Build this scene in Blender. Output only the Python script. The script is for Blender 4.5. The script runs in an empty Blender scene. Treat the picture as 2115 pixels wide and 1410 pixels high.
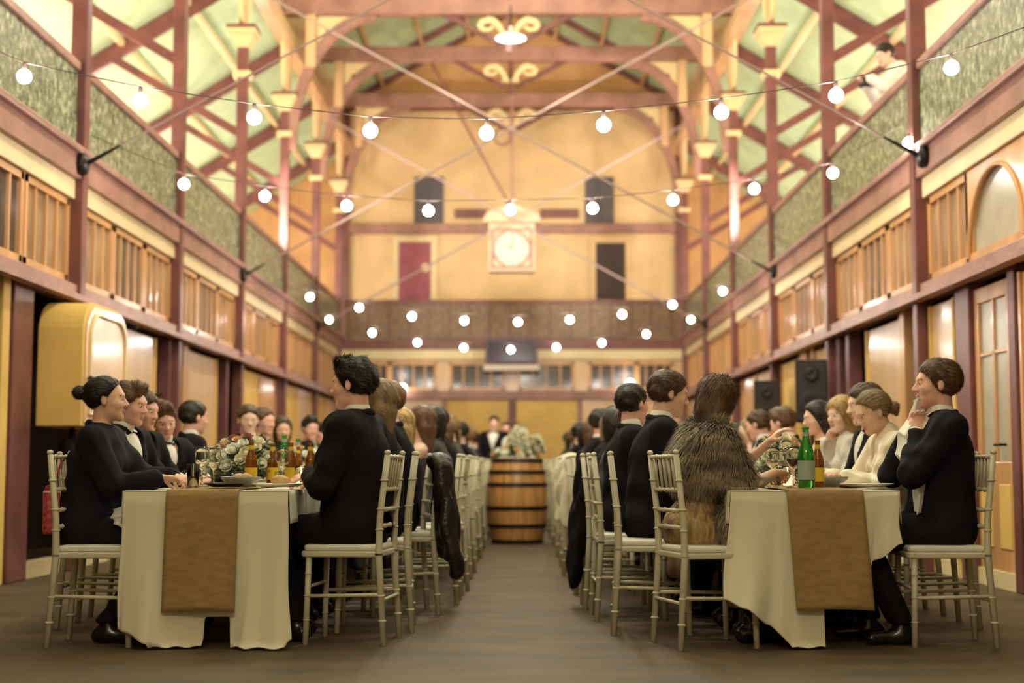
import bpy, math, random
import numpy as np
from mathutils import Vector, Matrix
random.seed(7); RNG = np.random.default_rng(7)
SC = bpy.context.scene
COL = SC.collection
PI = math.pi
R = math.radians
# ------------------------------------------------------------------ camera
FPX = 2937.0
PITCH, YAW = R(5.0), R(0.38)
CAM = Vector((0.2, 0.0, 0.87))
cd = bpy.data.cameras.new('camera'); cam = bpy.data.objects.new('camera', cd); COL.objects.link(cam)
cam.location = CAM; cam.rotation_euler = (PI/2 + PITCH, 0, YAW)
cd.sensor_width = 36; cd.lens = FPX/2115*36; cd.clip_start = .05; cd.clip_end = 200
cd.dof.use_dof = True; cd.dof.focus_distance = 7.1; cd.dof.aperture_fstop = 1.4
SC.camera = cam
CR = cam.rotation_euler.to_matrix()
def at(u, v, d):
    q = CR @ Vector(((u-1057.5)/FPX, (705-v)/FPX, -1.0))
    return CAM + q*(d/q.y)
# ------------------------------------------------------------------ view, world
SC.view_settings.view_transform = 'Standard'; SC.view_settings.look = 'None'
SC.view_settings.gamma = 1; SC.view_settings.exposure = 0.0
try: SC.view_settings.use_curve_mapping = False
except Exception: pass
w = bpy.data.worlds.new('night'); SC.world = w; w.use_nodes = True
w.node_tree.nodes['Background'].inputs[0].default_value = (.10, .07, .11, 1)
w.node_tree.nodes['Background'].inputs[1].default_value = 0.35
# ------------------------------------------------------------------ lamps of the hall that hang outside the view
def lamp(kind, loc, power, col=(1, .78, .5), size=.1, target=None, spot=60, blend=.5):
    l = bpy.data.lights.new(kind.lower()+'_lamp', kind); o = bpy.data.objects.new(kind.lower()+'_lamp', l)
    COL.objects.link(o); o.location = loc; l.energy = power; l.color = col
    if kind == 'AREA': l.size = size
    else: l.shadow_soft_size = size
    if kind == 'SPOT': l.spot_size = R(spot); l.spot_blend = blend
    if target is not None:
        o.rotation_euler = (Vector(target)-Vector(loc)).to_track_quat('-Z', 'Y').to_euler()
    return o
WARM = (1, .76, .47)
# floor-standing uplights along the two galleries (they wash the green roof)
for s in (-1, 1):
    for y in (10.2, 13.7, 17.3, 20.8, 24.2, 27.8):
        lamp('POINT', (s*5.3, y, 4.1), 150 if s < 0 else 120, (1, .95, .88), .15)
# pendants under the near trusses, above the frame
for y, z, p in ((5.0, 7.6, 200), (8.5, 7.7, 260), (12.0, 7.7, 320), (15.5, 7.7, 360), (19.0, 7.8, 300)):
    lamp('POINT', (0, y, z), p, (1, .88, .70), .22)
# unseen lamp behind the camera, lighting the near table ends
lamp('POINT', (0.0, -1.5, 5.0), 430, (1, .92, .78), .5)
# spotlight on the left gallery rail aimed at the far wall, one on the right
lamp('SPOT', (-3.9, 16.6, 4.6), 1500, (1, .86, .68), .12, (3.4, 27.5, 5.6), 34, .35)
lamp('SPOT', (3.9, 20.6, 4.7), 1200, (1, .86, .68), .12, (-1.2, 30.8, 6.9), 50, .4)
lamp('SPOT', (-3.9, 20.6, 4.7), 700, (1, .86, .68), .12, (1.6, 30.8, 6.6), 60, .4)
# ------------------------------------------------------------------ materials
MATS = {}
def mat(name, col, rough=.6, metal=0, var=0, scale=8, bump=0, bscale=40, spec=.5, coat=0, emit=None, estr=0, trans=0, ior=1.45,
        sss=0, aniso=None, col2=None, sheen=0, alpha=1):
    if name in MATS: return MATS[name]
    m = bpy.data.materials.new(name); m.use_nodes = True; nt = m.node_tree; b = nt.nodes['Principled BSDF']
    c = tuple(col)+(1,)
    b.inputs['Base Color'].default_value = c; b.inputs['Roughness'].default_value = rough
    b.inputs['Metallic'].default_value = metal; b.inputs['Specular IOR Level'].default_value = spec
    b.inputs['IOR'].default_value = ior; b.inputs['Coat Weight'].default_value = coat; b.inputs['Coat Roughness'].default_value = .12
    b.inputs['Transmission Weight'].default_value = trans; b.inputs['Alpha'].default_value = alpha
    if sss: b.inputs['Subsurface Weight'].default_value = sss; b.inputs['Subsurface Radius'].default_value = (.02, .008, .004); b.inputs['Subsurface Scale'].default_value = 1
    if sheen: b.inputs['Sheen Weight'].default_value = sheen; b.inputs['Sheen Roughness'].default_value = .4
    if emit: b.inputs['Emission Color'].default_value = tuple(emit)+(1,); b.inputs['Emission Strength'].default_value = estr
    if var or bump:
        tc = nt.nodes.new('ShaderNodeTexCoord'); mp = nt.nodes.new('ShaderNodeMapping')
        nt.links.new(tc.outputs['Object'], mp.inputs[0])
        if aniso: mp.inputs['Scale'].default_value = aniso
    if var:
        n = nt.nodes.new('ShaderNodeTexNoise'); n.inputs['Scale'].default_value = scale; n.inputs['Detail'].default_value = 6
        nt.links.new(mp.outputs[0], n.inputs['Vector'])
        r = nt.nodes.new('ShaderNodeValToRGB'); r.color_ramp.elements[0].position = .32; r.color_ramp.elements[1].position = .68
        lo = tuple(max(0, x*(1-var)) for x in col)+(1,); hi = tuple(min(1, x*(1+var)) for x in col)+(1,)
        if col2: hi = tuple(col2)+(1,); lo = c
        r.color_ramp.elements[0].color = lo; r.color_ramp.elements[1].color = hi
        nt.links.new(n.outputs['Fac'], r.inputs[0]); nt.links.new(r.outputs[0], b.inputs['Base Color'])
    if bump:
        n2 = nt.nodes.new('ShaderNodeTexNoise'); n2.inputs['Scale'].default_value = bscale; n2.inputs['Detail'].default_value = 4
        nt.links.new(mp.outputs[0], n2.inputs['Vector'])
        bp = nt.nodes.new('ShaderNodeBump'); bp.inputs['Strength'].default_value = bump; bp.inputs['Distance'].default_value = .02
        nt.links.new(n2.outputs['Fac'], bp.inputs['Height']); nt.links.new(bp.outputs[0], b.inputs['Normal'])
    MATS[name] = m; return m
MAROON = mat('maroon_paint', (.19, .070, .066), .38, var=.25, scale=3, bump=.15, bscale=20)  # base raised a little to carry the glare haze over the timber
ROSE = mat('rose_brown_paint', (.38, .20, .17), .42, var=.2, scale=3, bump=.1)
CREAM = mat('cream_paint', (.82, .68, .42), .45, var=.08, scale=2)
YELLOW = mat('mustard_paint', (.78, .51, .15), .55, var=.12, scale=2, bump=.08)
ORANGE = mat('varnished_orange_timber', (.64, .34, .14), .33, var=.22, scale=5, aniso=(1, 1, .12), coat=.3)
PANEL = mat('glossy_peach_panel', (.76, .50, .28), .3, var=.12, scale=4, aniso=(1, 1, .15), coat=.5)
GREENR = mat('mint_green_roof', (.50, .69, .46), .6, var=.1, scale=2)
FLOORM = mat('brown_floor', (.092, .057, .030), .62, var=.3, scale=1.6, bump=.35, bscale=60, aniso=(1, 2.2, 1))
DARK = mat('recess_shade', (.03, .016, .022), .8)  # near-black colour stands in for the shade inside the openings
WALLU = mat('ochre_wall', (.78, .57, .31), .65, var=.1, scale=1.5, bump=.05)
GABLE = mat('orange_gable_boards', (.64, .37, .16), .6, var=.12, scale=2)
GOLD = mat('cream_gilt_scroll', (.80, .64, .36), .4)
BLACKM = mat('black_metal', (.015, .013, .015), .4, metal=.3)
GLASSW = mat('brown_window_glass', (.34, .23, .13), .12, var=.35, scale=2.5, spec=.8)
GLASSD = mat('dark_window_glass', (.055, .045, .04), .1, var=.4, scale=3, spec=.8)
FROST = mat('frosted_glass', (.48, .45, .36), .28, var=.12, scale=5)
BULB = mat('lit_bulb', (1, 1, 1), .4, emit=(1, .93, .84), estr=170)
CHAIRM = mat('limewash_chair_paint', (.60, .55, .40), .4, var=.1, scale=9, bump=.06)
CUSH = mat('white_cushion', (.75, .72, .64), .8, bump=.1)
CLOTH = mat('cream_linen', (.74, .68, .52), .85, bump=.12, bscale=300, sheen=.2)
KRAFT = mat('kraft_runner', (.32, .20, .082), .85, var=.15, scale=14, bump=.12, bscale=160, aniso=(1, 1, 3))
WHITE = mat('white_linen', (.82, .80, .74), .85, bump=.15, bscale=30)
CABLE = mat('cable_grey', (.40, .29, .28), .4, metal=.2)
# ------------------------------------------------------------------ mesh kit
class MB:
    def __init__(s): s.v = []; s.f = []
    def add(s, v, f):
        n = len(s.v); s.v += [tuple(p) for p in v]; s.f += [tuple(i+n for i in q) for q in f]; return s
    def box(s, c, d, rot=None):
        x, y, z = d[0]/2, d[1]/2, d[2]/2
        P = [Vector((a*x, b*y, e*z)) for a in (-1, 1) for b in (-1, 1) for e in (-1, 1)]
        if rot is not None: P = [rot @ p for p in P]
        c = Vector(c); P = [p+c for p in P]
        return s.add(P, [(0, 1, 3, 2), (4, 6, 7, 5), (0, 4, 5, 1), (2, 3, 7, 6), (0, 2, 6, 4), (1, 5, 7, 3)])
    def bb(s, x0, x1, y0, y1, z0, z1):
        return s.box(((x0+x1)/2, (y0+y1)/2, (z0+z1)/2), (abs(x1-x0), abs(y1-y0), abs(z1-z0)))
    def bar(s, a, b, w, h, up=(0, 0, 1)):
        a, b = Vector(a), Vector(b); d = (b-a); L = d.length; d.normalize(); up = Vector(up)
        if abs(d.dot(up)) > .99: up = Vector((0, 1, 0))
        x = d.cross(up).normalized(); z = x.cross(d)
        M = Matrix((x, d, z)).transposed()
        return s.box((a+b)/2, (w, L, h), M)
    def tube(s, pts, r, n=8, cap=True):
        pts = [Vector(p) for p in pts]; m = len(pts)
        rs = r if hasattr(r, '__len__') else [r]*m
        V = []; px = None
        for i, p in enumerate(pts):
            d = (pts[min(i+1, m-1)]-pts[max(i-1, 0)]).normalized()
            if px is None:
                px = d.orthogonal().normalized()
            else:
                px = (px-d*px.dot(d)); px = px.normalized() if px.length > 1e-6 else d.orthogonal().normalized()
            py = d.cross(px)
            for k in range(n):
                a = 2*PI*k/n; V.append(p+(px*math.cos(a)+py*math.sin(a))*rs[i])
        F = [(i*n+k, i*n+(k+1) % n, (i+1)*n+(k+1) % n, (i+1)*n+k) for i in range(m-1) for k in range(n)]
        if cap: F += [tuple(range(n-1, -1, -1)), tuple((m-1)*n+k for k in range(n))]
        return s.add(V, F)
    def lathe(s, prof, n=20, c=(0, 0, 0), cap=False, M=None):
        V = []; c = Vector(c)
        for r, z in prof:
            for k in range(n):
                a = 2*PI*k/n; p = Vector((r*math.cos(a), r*math.sin(a), z))
                if M is not None: p = M @ p
                V.append(p+c)
        m = len(prof)
        F = [(i*n+k, i*n+(k+1) % n, (i+1)*n+(k+1) % n, (i+1)*n+k) for i in range(m-1) for k in range(n)]
        if cap: F += [tuple(range(n-1, -1, -1)), tuple((m-1)*n+k for k in range(n))]
        return s.add(V, F)
    def ball(s, c, r, n=10, m=8):
        rr = r if hasattr(r, '__len__') else (r, r, r)
        prof = [(math.sin(PI*i/m), -math.cos(PI*i/m)) for i in range(m+1)]
        prof[0] = (.02, -1); prof[-1] = (.02, 1)
        return s.lathe(prof, n, c, True, Matrix.Diagonal(rr))
    def prism(s, poly, y0, y1, fn=None):
        n = len(poly); fn = fn or (lambda a, b, y: (a, y, b))
        V = [fn(a, b, y0) for a, b in poly]+[fn(a, b, y1) for a, b in poly]
        return s.add(V, [tuple(range(n)), tuple(range(2*n-1, n-1, -1))]+[(i, i+n, (i+1) % n+n, (i+1) % n) for i in range(n)])
    def grid(s, P, nu, nv):
        return s.add(P, [(i*nv+j, (i+1)*nv+j, (i+1)*nv+j+1, i*nv+j+1) for i in range(nu-1) for j in range(nv-1)])
    def build(s, name, m, parent=None, smooth=False, bevel=0, solid=0):
        me = bpy.data.meshes.new(name); me.from_pydata(s.v, [], s.f); me.validate(); me.update()
        if m: me.materials.append(m)
        o = bpy.data.objects.new(name, me); COL.objects.link(o)
        if smooth: me.polygons.foreach_set('use_smooth', [True]*len(me.polygons))
        if solid: q = o.modifiers.new('solid', 'SOLIDIFY'); q.thickness = solid
        if bevel:
            q = o.modifiers.new('bevel', 'BEVEL'); q.width = bevel; q.segments = 2; q.limit_method = 'ANGLE'
        if parent is not None: o.parent = parent
        return o
def tag(o, label=None, cat=None, group=None, kind=None):
    if label: o['label'] = label
    if cat: o['category'] = cat
    if group: o['group'] = group
    if kind: o['kind'] = kind
    return o
def empty(name, loc=(0, 0, 0), rz=0, label=None, cat=None, group=None):
    o = bpy.data.objects.new(name, None); COL.objects.link(o); o.location = loc; o.rotation_euler = (0, 0, rz)
    o.empty_display_size = .1
    return tag(o, label, cat, group)
def struct(o): o['kind'] = 'structure'; return o
def kids(o): return [c for c in COL.objects if c.parent == o]
KC = {}
def copy_tree(o, parent=None):
    c = o.copy(); COL.objects.link(c)
    if parent is not None: c.parent = parent
    ch = KC.get(o.name)
    if ch is None: ch = KC[o.name] = list(o.children)
    for k in ch: copy_tree(k, c)
    return c
# ================================================================== THE HALL
HW = 3.6                                             # half width between the two column rows
COLY = [5.0, 8.5, 12.0, 15.5, 19.0, 22.5, 26.0, 29.35]
ENDY = 29.5; BACKY = 30.8
ORD = {5.0: 'behind the near guests', 8.5: 'nearest the front tables', 12.0: 'nearest in view', 15.5: 'second in view', 19.0: 'third in view', 22.5: 'fourth in view', 26.0: 'fifth in view', 29.35: 'at the far corner'}
SIDE = {-1: 'left', 1: 'right'}
# floor
struct(MB().bb(-7, 7, -4, 31.5, -.2, 0).build('floor', FLOORM))
# roof: nave planes and gallery planes
def slab(x0, z0, x1, z1, y0, y1, t=.06):
    return [(x0, y0, z0), (x1, y0, z1), (x1, y1, z1), (x0, y1, z0), (x0, y0, z0+t), (x1, y0, z1+t), (x1, y1, z1+t), (x0, y1, z0+t)]
SF = [(0, 1, 2, 3), (4, 7, 6, 5), (0, 4, 5, 1), (1, 5, 6, 2), (2, 6, 7, 3), (3, 7, 4, 0)]
m = MB()
for s in (-1, 1):
    m.add(slab(0, 10.95, s*3.75, 8.82, -4, 31.4), SF)
struct(m.build('ceiling', GREENR))
m = MB()
for s in (-1, 1):
    m.add(slab(s*3.5, 7.78, s*6.5, 5.93, -4, 31.4), SF)
struct(m.build('ceiling', GREENR))
# clerestory boards between the two roofs
for s in (-1, 1):
    struct(MB().bb(s*3.68, s*3.76, -4, 31.4, 7.7, 8.9).build('wall_%s' % SIDE[s], PANEL))
    struct(MB().bb(s*6.4, s*6.5, -4, 31.4, 3.4, 6.1).build('wall_%s' % SIDE[s], GABLE))
    struct(MB().bb(s*3.72, s*6.45, -4, 31.4, 3.32, 3.44).build('ceiling', PANEL))       # gallery deck
    struct(MB().bb(s*4.9, s*5.0, -4, 29.4, 0, 3.35).build('wall_%s' % SIDE[s], DARK))   # back of the stalls, darkness of the openings put into its colour
struct(MB().bb(-6.5, 6.5, -4.1, -4.0, 0, 11).build('wall_back', WALLU))
# far end: lower wall, upper wall, gable
m = MB(); m.bb(-5, 5, ENDY+.12, ENDY+.2, 0, 3.4); struct(m.build('wall_front', PANEL))
struct(MB().bb(-6.5, 6.5, ENDY, BACKY, 3.36, 3.46).build('ceiling', PANEL))
struct(MB().bb(-6.5, 6.5, BACKY, BACKY+.1, 3.4, 6.0).build('wall_front', WALLU))
struct(MB().bb(-6.5, 6.5, BACKY+.002, BACKY+.1, 6.0, 8.72).build('wall_front', WALLU))
struct(MB().prism([(-6.5, 8.72), (6.5, 8.72), (6.5, 8.9), (3.8, 8.9), (0, 11.1), (-3.8, 8.9), (-6.5, 8.9)], BACKY-.01, BACKY+.1).build('wall_front', GABLE))
for s in (-1, 1):
    struct(MB().bb(s*3.75, s*6.5, BACKY-.04, BACKY, 3.45, 8.6).build('wall_front', GABLE))
# far wall mouldings
n_trim = [0]
def trim(mb, m, **k):
    n_trim[0] += 1
    o = mb.build('trim_%d' % n_trim[0], m, **k); return struct(o)
trim(MB().bb(-3.6, 3.6, BACKY-.14, BACKY, 5.93, 6.13), ROSE, bevel=.02)
trim(MB().bb(-3.6, 3.6, BACKY-.12, BACKY, 8.66, 8.86), MAROON)
for a, b in ((-1.25, -.55), (.62, 1.45)):
    trim(MB().bb(a, b, BACKY-.1, BACKY, 6.27, 6.46), MAROON)
for s in (-1, 1):
    trim(MB().bb(s*3.56, s*3.76, BACKY-.16, BACKY, 3.4, 8.8), MAROON)
# gable edge boards
for s in (-1, 1):
    trim(MB().bar((0, BACKY-.08, 10.9), (s*3.75, BACKY-.08, 8.76), .12, .12), MAROON)
# end beam stack under the end gallery
trim(MB().bb(-3.62, 3.62, ENDY-.06, ENDY+.12, 2.25, 2.42), ROSE)
trim(MB().bb(-3.62, 3.62, ENDY-.05, ENDY+.12, 3.08, 3.28), CREAM)
trim(MB().bb(-3.62, 3.62, ENDY-.08, ENDY+.14, 3.28, 3.5), MAROON)
# parapet material: pressed, lacy, glossy green-grey
def parapet_mat():
    m = bpy.data.materials.new('lacy_green_parapet'); m.use_nodes = True; nt = m.node_tree; b = nt.nodes['Principled BSDF']
    tc = nt.nodes.new('ShaderNodeTexCoord')
    v = nt.nodes.new('ShaderNodeTexVoronoi'); v.inputs['Scale'].default_value = 30; v.feature = 'DISTANCE_TO_EDGE'
    n = nt.nodes.new('ShaderNodeTexNoise'); n.inputs['Scale'].default_value = 22; n.inputs['Detail'].default_value = 8; n.inputs['Roughness'].default_value = .75
    mp = nt.nodes.new('ShaderNodeMapping'); mp.inputs['Scale'].default_value = (.8, .8, .6)
    nt.links.new(tc.outputs['Object'], mp.inputs[0]); nt.links.new(mp.outputs[0], n.inputs['Vector']); nt.links.new(mp.outputs[0], v.inputs['Vector'])
    r = nt.nodes.new('ShaderNodeValToRGB'); e = r.color_ramp.elements
    e[0].position = .38; e[0].color = (.075, .09, .06, 1); e[1].position = .66; e[1].color = (.74, .74, .62, 1)
    x = r.color_ramp.elements.new(.52); x.color = (.30, .31, .24, 1)
    nt.links.new(n.outputs['Fac'], r.inputs[0])
    n3 = nt.nodes.new('ShaderNodeTexNoise'); n3.inputs['Scale'].default_value = 2.2
    mx = nt.nodes.new('ShaderNodeMixRGB'); mx.blend_type = 'MULTIPLY'; mx.inputs[0].default_value = .5
    mx.inputs[2].default_value = (.8, .95, .7, 1)
    nt.links.new(n3.outputs['Fac'], mx.inputs[0]); nt.links.new(r.outputs[0], mx.inputs[1]); nt.links.new(mx.outputs[0], b.inputs['Base Color'])
    bp = nt.nodes.new('ShaderNodeBump'); bp.inputs['Strength'].default_value = .5; bp.inputs['Distance'].default_value = .01
    nt.links.new(n.outputs['Fac'], bp.inputs['Height']); nt.links.new(bp.outputs[0], b.inputs['Normal'])
    b.inputs['Roughness'].default_value = .22
    return m
LACE = parapet_mat()
LACEB = mat('brown_lattice_parapet', (.15, .085, .05), .4, var=.3, scale=14, col2=(.28, .18, .10))
# galleries per side: parapet bays, rails, beams
BAYS = [(COLY[i], COLY[i+1]) for i in range(len(COLY)-1)]
BAYN = ['beside the front tables', 'just before the nearest column', 'first bay past nearest column', 'second bay past nearest column', 'third bay past nearest column', 'fourth bay past nearest column', 'in the last bay by the far wall']
for s in (-1, 1):
    sd = SIDE[s]
    trim(MB().bb(s*3.55, s*3.74, 3, ENDY, 3.30, 3.52), ROSE)
    trim(MB().bb(s*3.50, s*3.60, 3, ENDY, 3.50, 3.56), ROSE, bevel=.015)
    trim(MB().bb(s*3.60, s*3.72, 3, ENDY, 3.13, 3.30), CREAM, bevel=.01)
    trim(MB().bb(s*3.56, s*3.74, 3, ENDY, 2.27, 2.40), ROSE, bevel=.01)
    trim(MB().bb(s*3.46, s*3.56, 3, ENDY, 2.24, 2.29), ROSE)
    for (a, b), nm in zip(BAYS, BAYN):
        if a < 7: continue
        t = empty('balcony_parapet', (s*3.62, (a+b)/2, 3.54), 0, 'lacy green parapet with rose handrail, %s gallery, %s' % (sd, nm), 'balcony railing')
        L = (b-a)-.16
        MB().bb(-.02, .02, -L/2, L/2, .02, .70).build('panel', LACE, t)
        MB().bb(-.05, .05, -L/2, L/2, .70, .78).build('handrail', ROSE, t, bevel=.015)
        MB().bb(-.04, .04, -L/2, L/2, .0, .04).build('bottom_rail', ROSE, t)
t = empty('balcony_parapet', (0, ENDY, 3.5), 0, 'brown lattice gallery parapet across the far end wall', 'balcony railing')
MB().bb(-3.5, 3.5, -.02, .02, .02, .74).build('panel', LACEB, t)
MB().bb(-3.5, 3.5, -.05, .05, .74, .82).build('handrail', MAROON, t)
b0 = MB().bb(-.02, .02, -.035, .0, .04, .74).build('baluster', MAROON, t)
for k, x in enumerate(np.arange(-3.4, 3.5, .42)):
    o = b0 if k == 0 else b0.copy()
    if k: COL.objects.link(o)
    o.location.x = float(x)
# ---- columns
def make_column(s, y):
    c = empty('column', (s*HW, y, 0), 0, 'tall maroon timber column with cream capital on the %s side, %s' % (SIDE[s], ORD[y]), 'column', 'columns along the galleries')
    MB().bb(-.07, .07, -.07, .07, 0, 6.62).build('shaft', MAROON, c, bevel=.012)
    MB().bb(-.085, .085, -.085, .085, 0, .5).build('plinth', MAROON, c, bevel=.01)
    m = MB()
    for z0, z1, r0, r1 in ((6.55, 6.72, .085, .17), (6.72, 6.80, .19, .19), (6.13, 6.22, .12, .12)):
        V = [(a*r0, b*r0, z0) for a, b in ((-1, -1), (1, -1), (1, 1), (-1, 1))]+[(a*r1, b*r1, z1) for a, b in ((-1, -1), (1, -1), (1, 1), (-1, 1))]
        m.add(V, [(3, 2, 1, 0), (4, 5, 6, 7), (0, 1, 5, 4), (1, 2, 6, 5), (2, 3, 7, 6), (3, 0, 4, 7)])
    m.build('capital', GOLD, c, bevel=.01)
    MB().bb(-.2, .2, -.2, .2, 6.80, 6.84).build('abacus', MAROON, c)
    MB().bb(-.055, .055, -.055, .055, 6.84, 7.72).build('upper_shaft', PANEL, c)
    # curved side brackets on the capital, along the hall
    for q in (-1, 1):
        pts = [(0, q*(.06+.34*math.sin(t*PI/2/8)), 6.86+.8*(1-math.cos(t*PI/2/8))+.05) for t in range(9)]
        MB().tube(pts, .035, 6).build('bracket', GOLD, c)
    return c
for s in (-1, 1):
    for y in COLY[1:]: make_column(s, y)
    # longitudinal plate resting on the columns
    trim(MB().bb(s*3.48, s*3.70, 3, 31, 7.62, 7.86), PANEL, bevel=.02)
    trim(MB().bb(s*3.52, s*3.66, 3, 31, 7.86, 7.92), MAROON)
    for (xx, zz) in ((4.35, 7.18), (5.25, 6.62)):
        trim(MB().bar((s*xx, 3, zz), (s*xx, 31, zz), .07, .09), CREAM)
    # nave roof purlins
    for xx in (.95, 1.9, 2.85):
        trim(MB().bar((s*xx, 18, 10.86-.568*xx), (s*xx, 31, 10.86-.568*xx), .07, .10), PANEL)
# ---- gallery roof frames and nave trusses
for y in COLY[2:]:
    for s in (-1, 1):
        t = empty('roof_frame', (s*HW, y, 5.3), 0, 'maroon rafter and strut over the %s gallery, at the column %s' % (SIDE[s], ORD[y]), 'roof beam', 'gallery roof frames')
        MB().bar((0, 0, 2.28), (s*2.8, 0, .55), .10, .20, (0, 0, 1)).build('rafter', MAROON, t)
        MB().bar((0, 0, .05), (s*1.85, 0, 1.16), .08, .11).build('strut', MAROON, t)
# ornate arched brackets
def spandrel(s):
    pts = []
    cx, cz, r = -s*1.5, -1.3, 1.5                     # arc from wall down to the beam
    P = [(0, .1), (-s*.95, .1)]
    for k in range(9):
        a = PI/2*(1-k/8)
        P.append((cx+s*1.42*math.cos(a)*.98, cz+1.32*math.sin(a)))
    return P
def make_truss(y, tz, full=True):
    t = empty('roof_truss', (0, y, tz), 0, 'maroon tie beam truss with cream brackets at the columns %s' % ORD[y], 'roof truss', 'nave roof trusses')
    MB().bb(-3.62, 3.62, -.1, .1, -.13, .14).build('tie_beam', ROSE, t, bevel=.015)
    for s in (-1, 1):
        MB().bb(s*3.28, s*3.12, -.09, .09, -1.0, -.13).build('post', PANEL, t, bevel=.01)
        pts = []
        for k in range(15):
            a = PI/2*k/14
            pts.append((s*(2.15+1.35*math.cos(a)), 0, -2.35+2.2*math.sin(a)))
        m = MB()
        for a, b in zip(pts[:-1], pts[1:]): m.bar(a, b, .16, .11, (0, 1, 0))
        m.build('arched_rib', ROSE, t)
        # cream spandrel plate with a round hole between rib and beam
        poly = [(s*3.1, -.15), (s*2.3, -.15)]
        for k in range(3, 13)[::-1]:
            a = PI/2*k/14
            poly.append((s*(2.19+1.35*math.cos(a)+.05), -2.35+2.2*math.sin(a)+.06))
        poly = [(min(abs(x), 3.1)*s, z) for x, z in poly]
        sp = MB().prism(poly, -.03, .03).build('spandrel', GOLD, t)
        mm = MB(); mm.lathe([(.05, -.04), (.05, .04)], 10, (s*2.92, 0, -.42), True, Matrix.Rotation(PI/2, 3, 'X')); mm.build('rosette', MAROON, sp)
        MB().bar((s*3.6, 0, .35), (0, 0, 2.42), .12, .2).build('rafter', MAROON, t)
        MB().bar((s*.1, 0, -.62), (s*1.05, 0, -.1), .07, .08).build('strut', MAROON, t)
        # curled scroll
        sc = []
        for k in range(26):
            q = k/25
            if q < .55: a = q/.55; sc.append((s*(.05+.20*a**1.3), 0, -.56+.30*math.sin(a*PI/2)+.02))
            else:
                a = (q-.55)/.45*PI*1.45; sc.append((s*(.25+.085*math.sin(a)*1+.06*(q-.55)), 0, -.335+.085*(math.cos(a)-1)*.9+.08))
        MB().tube([(x*1.35, -.12, z) for x, _, z in sc], [.035+.028*math.sin(PI*min(1, k/25*1.1)) for k in range(26)], 8).build('scroll', GOLD, t, smooth=True)
        sc2 = [(s*(.04+.10*k/8), -.12, -.56+.14*math.sin(k/8*PI)) for k in range(9)]
        MB().tube(sc2, .025, 6).build('scroll', GOLD, t, smooth=True)
    MB().bar((0, 0, -.75), (0, 0, -.1), .09, .09).build('king_post', MAROON, t)
    return t
for y, tz in ((22.5, 8.27), (26.0, 8.52), (29.35, 8.52)): make_truss(y, tz)
# ---- crossing tension rods with their anchors on every second column
ROD = []
for y, nm in ((12.0, 'nearest'), (19.0, 'middle'), (26.0, 'farthest')):
    for s in (-1, 1):
        t = empty('tie_rod', (s*3.52, y-.13*(s+2), 3.42), 0, 'slim tie rod rising from its black anchor on the %s %s column' % (nm, SIDE[s]), 'tie rod', 'crossing tie rods')
        a = Vector((-s*.02, 0, 0)); e = Vector((-s*7.0, 0, .555*7.0))
        d = e.normalized()
        MB().tube([a+d*.3, e], {12.0: .009, 19.0: .015, 26.0: .018}[y], 6).build('rod', CABLE, t)
        MB().tube([a, a+d*.18, a+d*.34], [.022, .017, .009], 8).build('turnbuckle', BLACKM, t)
        m = MB(); m.lathe([(.001, -.03), (.085, -.03), (.10, 0), (.085, .035), (.001, .05)], 16, (s*.0, 0, 0), False, Matrix.Rotation(-s*PI/2, 3, 'Y'))
        m.build('anchor', BLACKM, t, smooth=True)
# ---- transom windows
nwin = [0]; ndoor = [0]
def window(loc, wid, hei, rz, glass, mull, fm=ORANGE, arch=False):
    nwin[0] += 1
    m = MB(); fw = .055
    if not arch:
        m.bb(-wid/2, -wid/2+fw, -.03, .03, 0, hei); m.bb(wid/2-fw, wid/2, -.03, .03, 0, hei)
        m.bb(-wid/2, wid/2, -.03, .03, 0, fw); m.bb(-wid/2, wid/2, -.03, .03, hei-fw, hei)
        for k in range(mull):
            x = -wid/2+(k+1)*wid/(mull+1); m.bb(x-.016, x+.016, -.022, .022, fw, hei-fw)
    else:
        r = wid/2-.07; zc = hei-.07-r
        outer = [(-wid/2, 0), (-wid/2, hei), (wid/2, hei), (wid/2, 0)]
        N = 20
        arc = [(r*math.cos(PI*k/N), zc+r*math.sin(PI*k/N)) for k in range(N+1)]
        for k in range(N):
            a, b = arc[k], arc[k+1]
            def out(p):
                q = math.atan2(p[1]-zc, p[0]); c, s_ = math.cos(q), math.sin(q)
                L = min((wid/2)/max(abs(c), 1e-6), (hei-zc)/max(abs(s_), 1e-6)); return (L*c, zc+L*s_)
            m.prism([a, b, out(b), out(a)], -.03, .03)
        m.bb(-wid/2, -r, -.03, .03, 0, zc); m.bb(r, wid/2, -.03, .03, 0, zc)
        m.bb(-r, r, -.03, .03, 0, .06)
        m.tube([(x*1.0, -.035, z) for x, z in arc], .018, 6)
    o = struct(m.build('window_%d' % nwin[0], fm, bevel=0)); o.location = loc; o.rotation_euler = (0, 0, rz)
    MB().bb(-wid/2+.03, wid/2-.03, .005, .012, .03, hei-.03).build('glass', glass, o)
    return o
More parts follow.
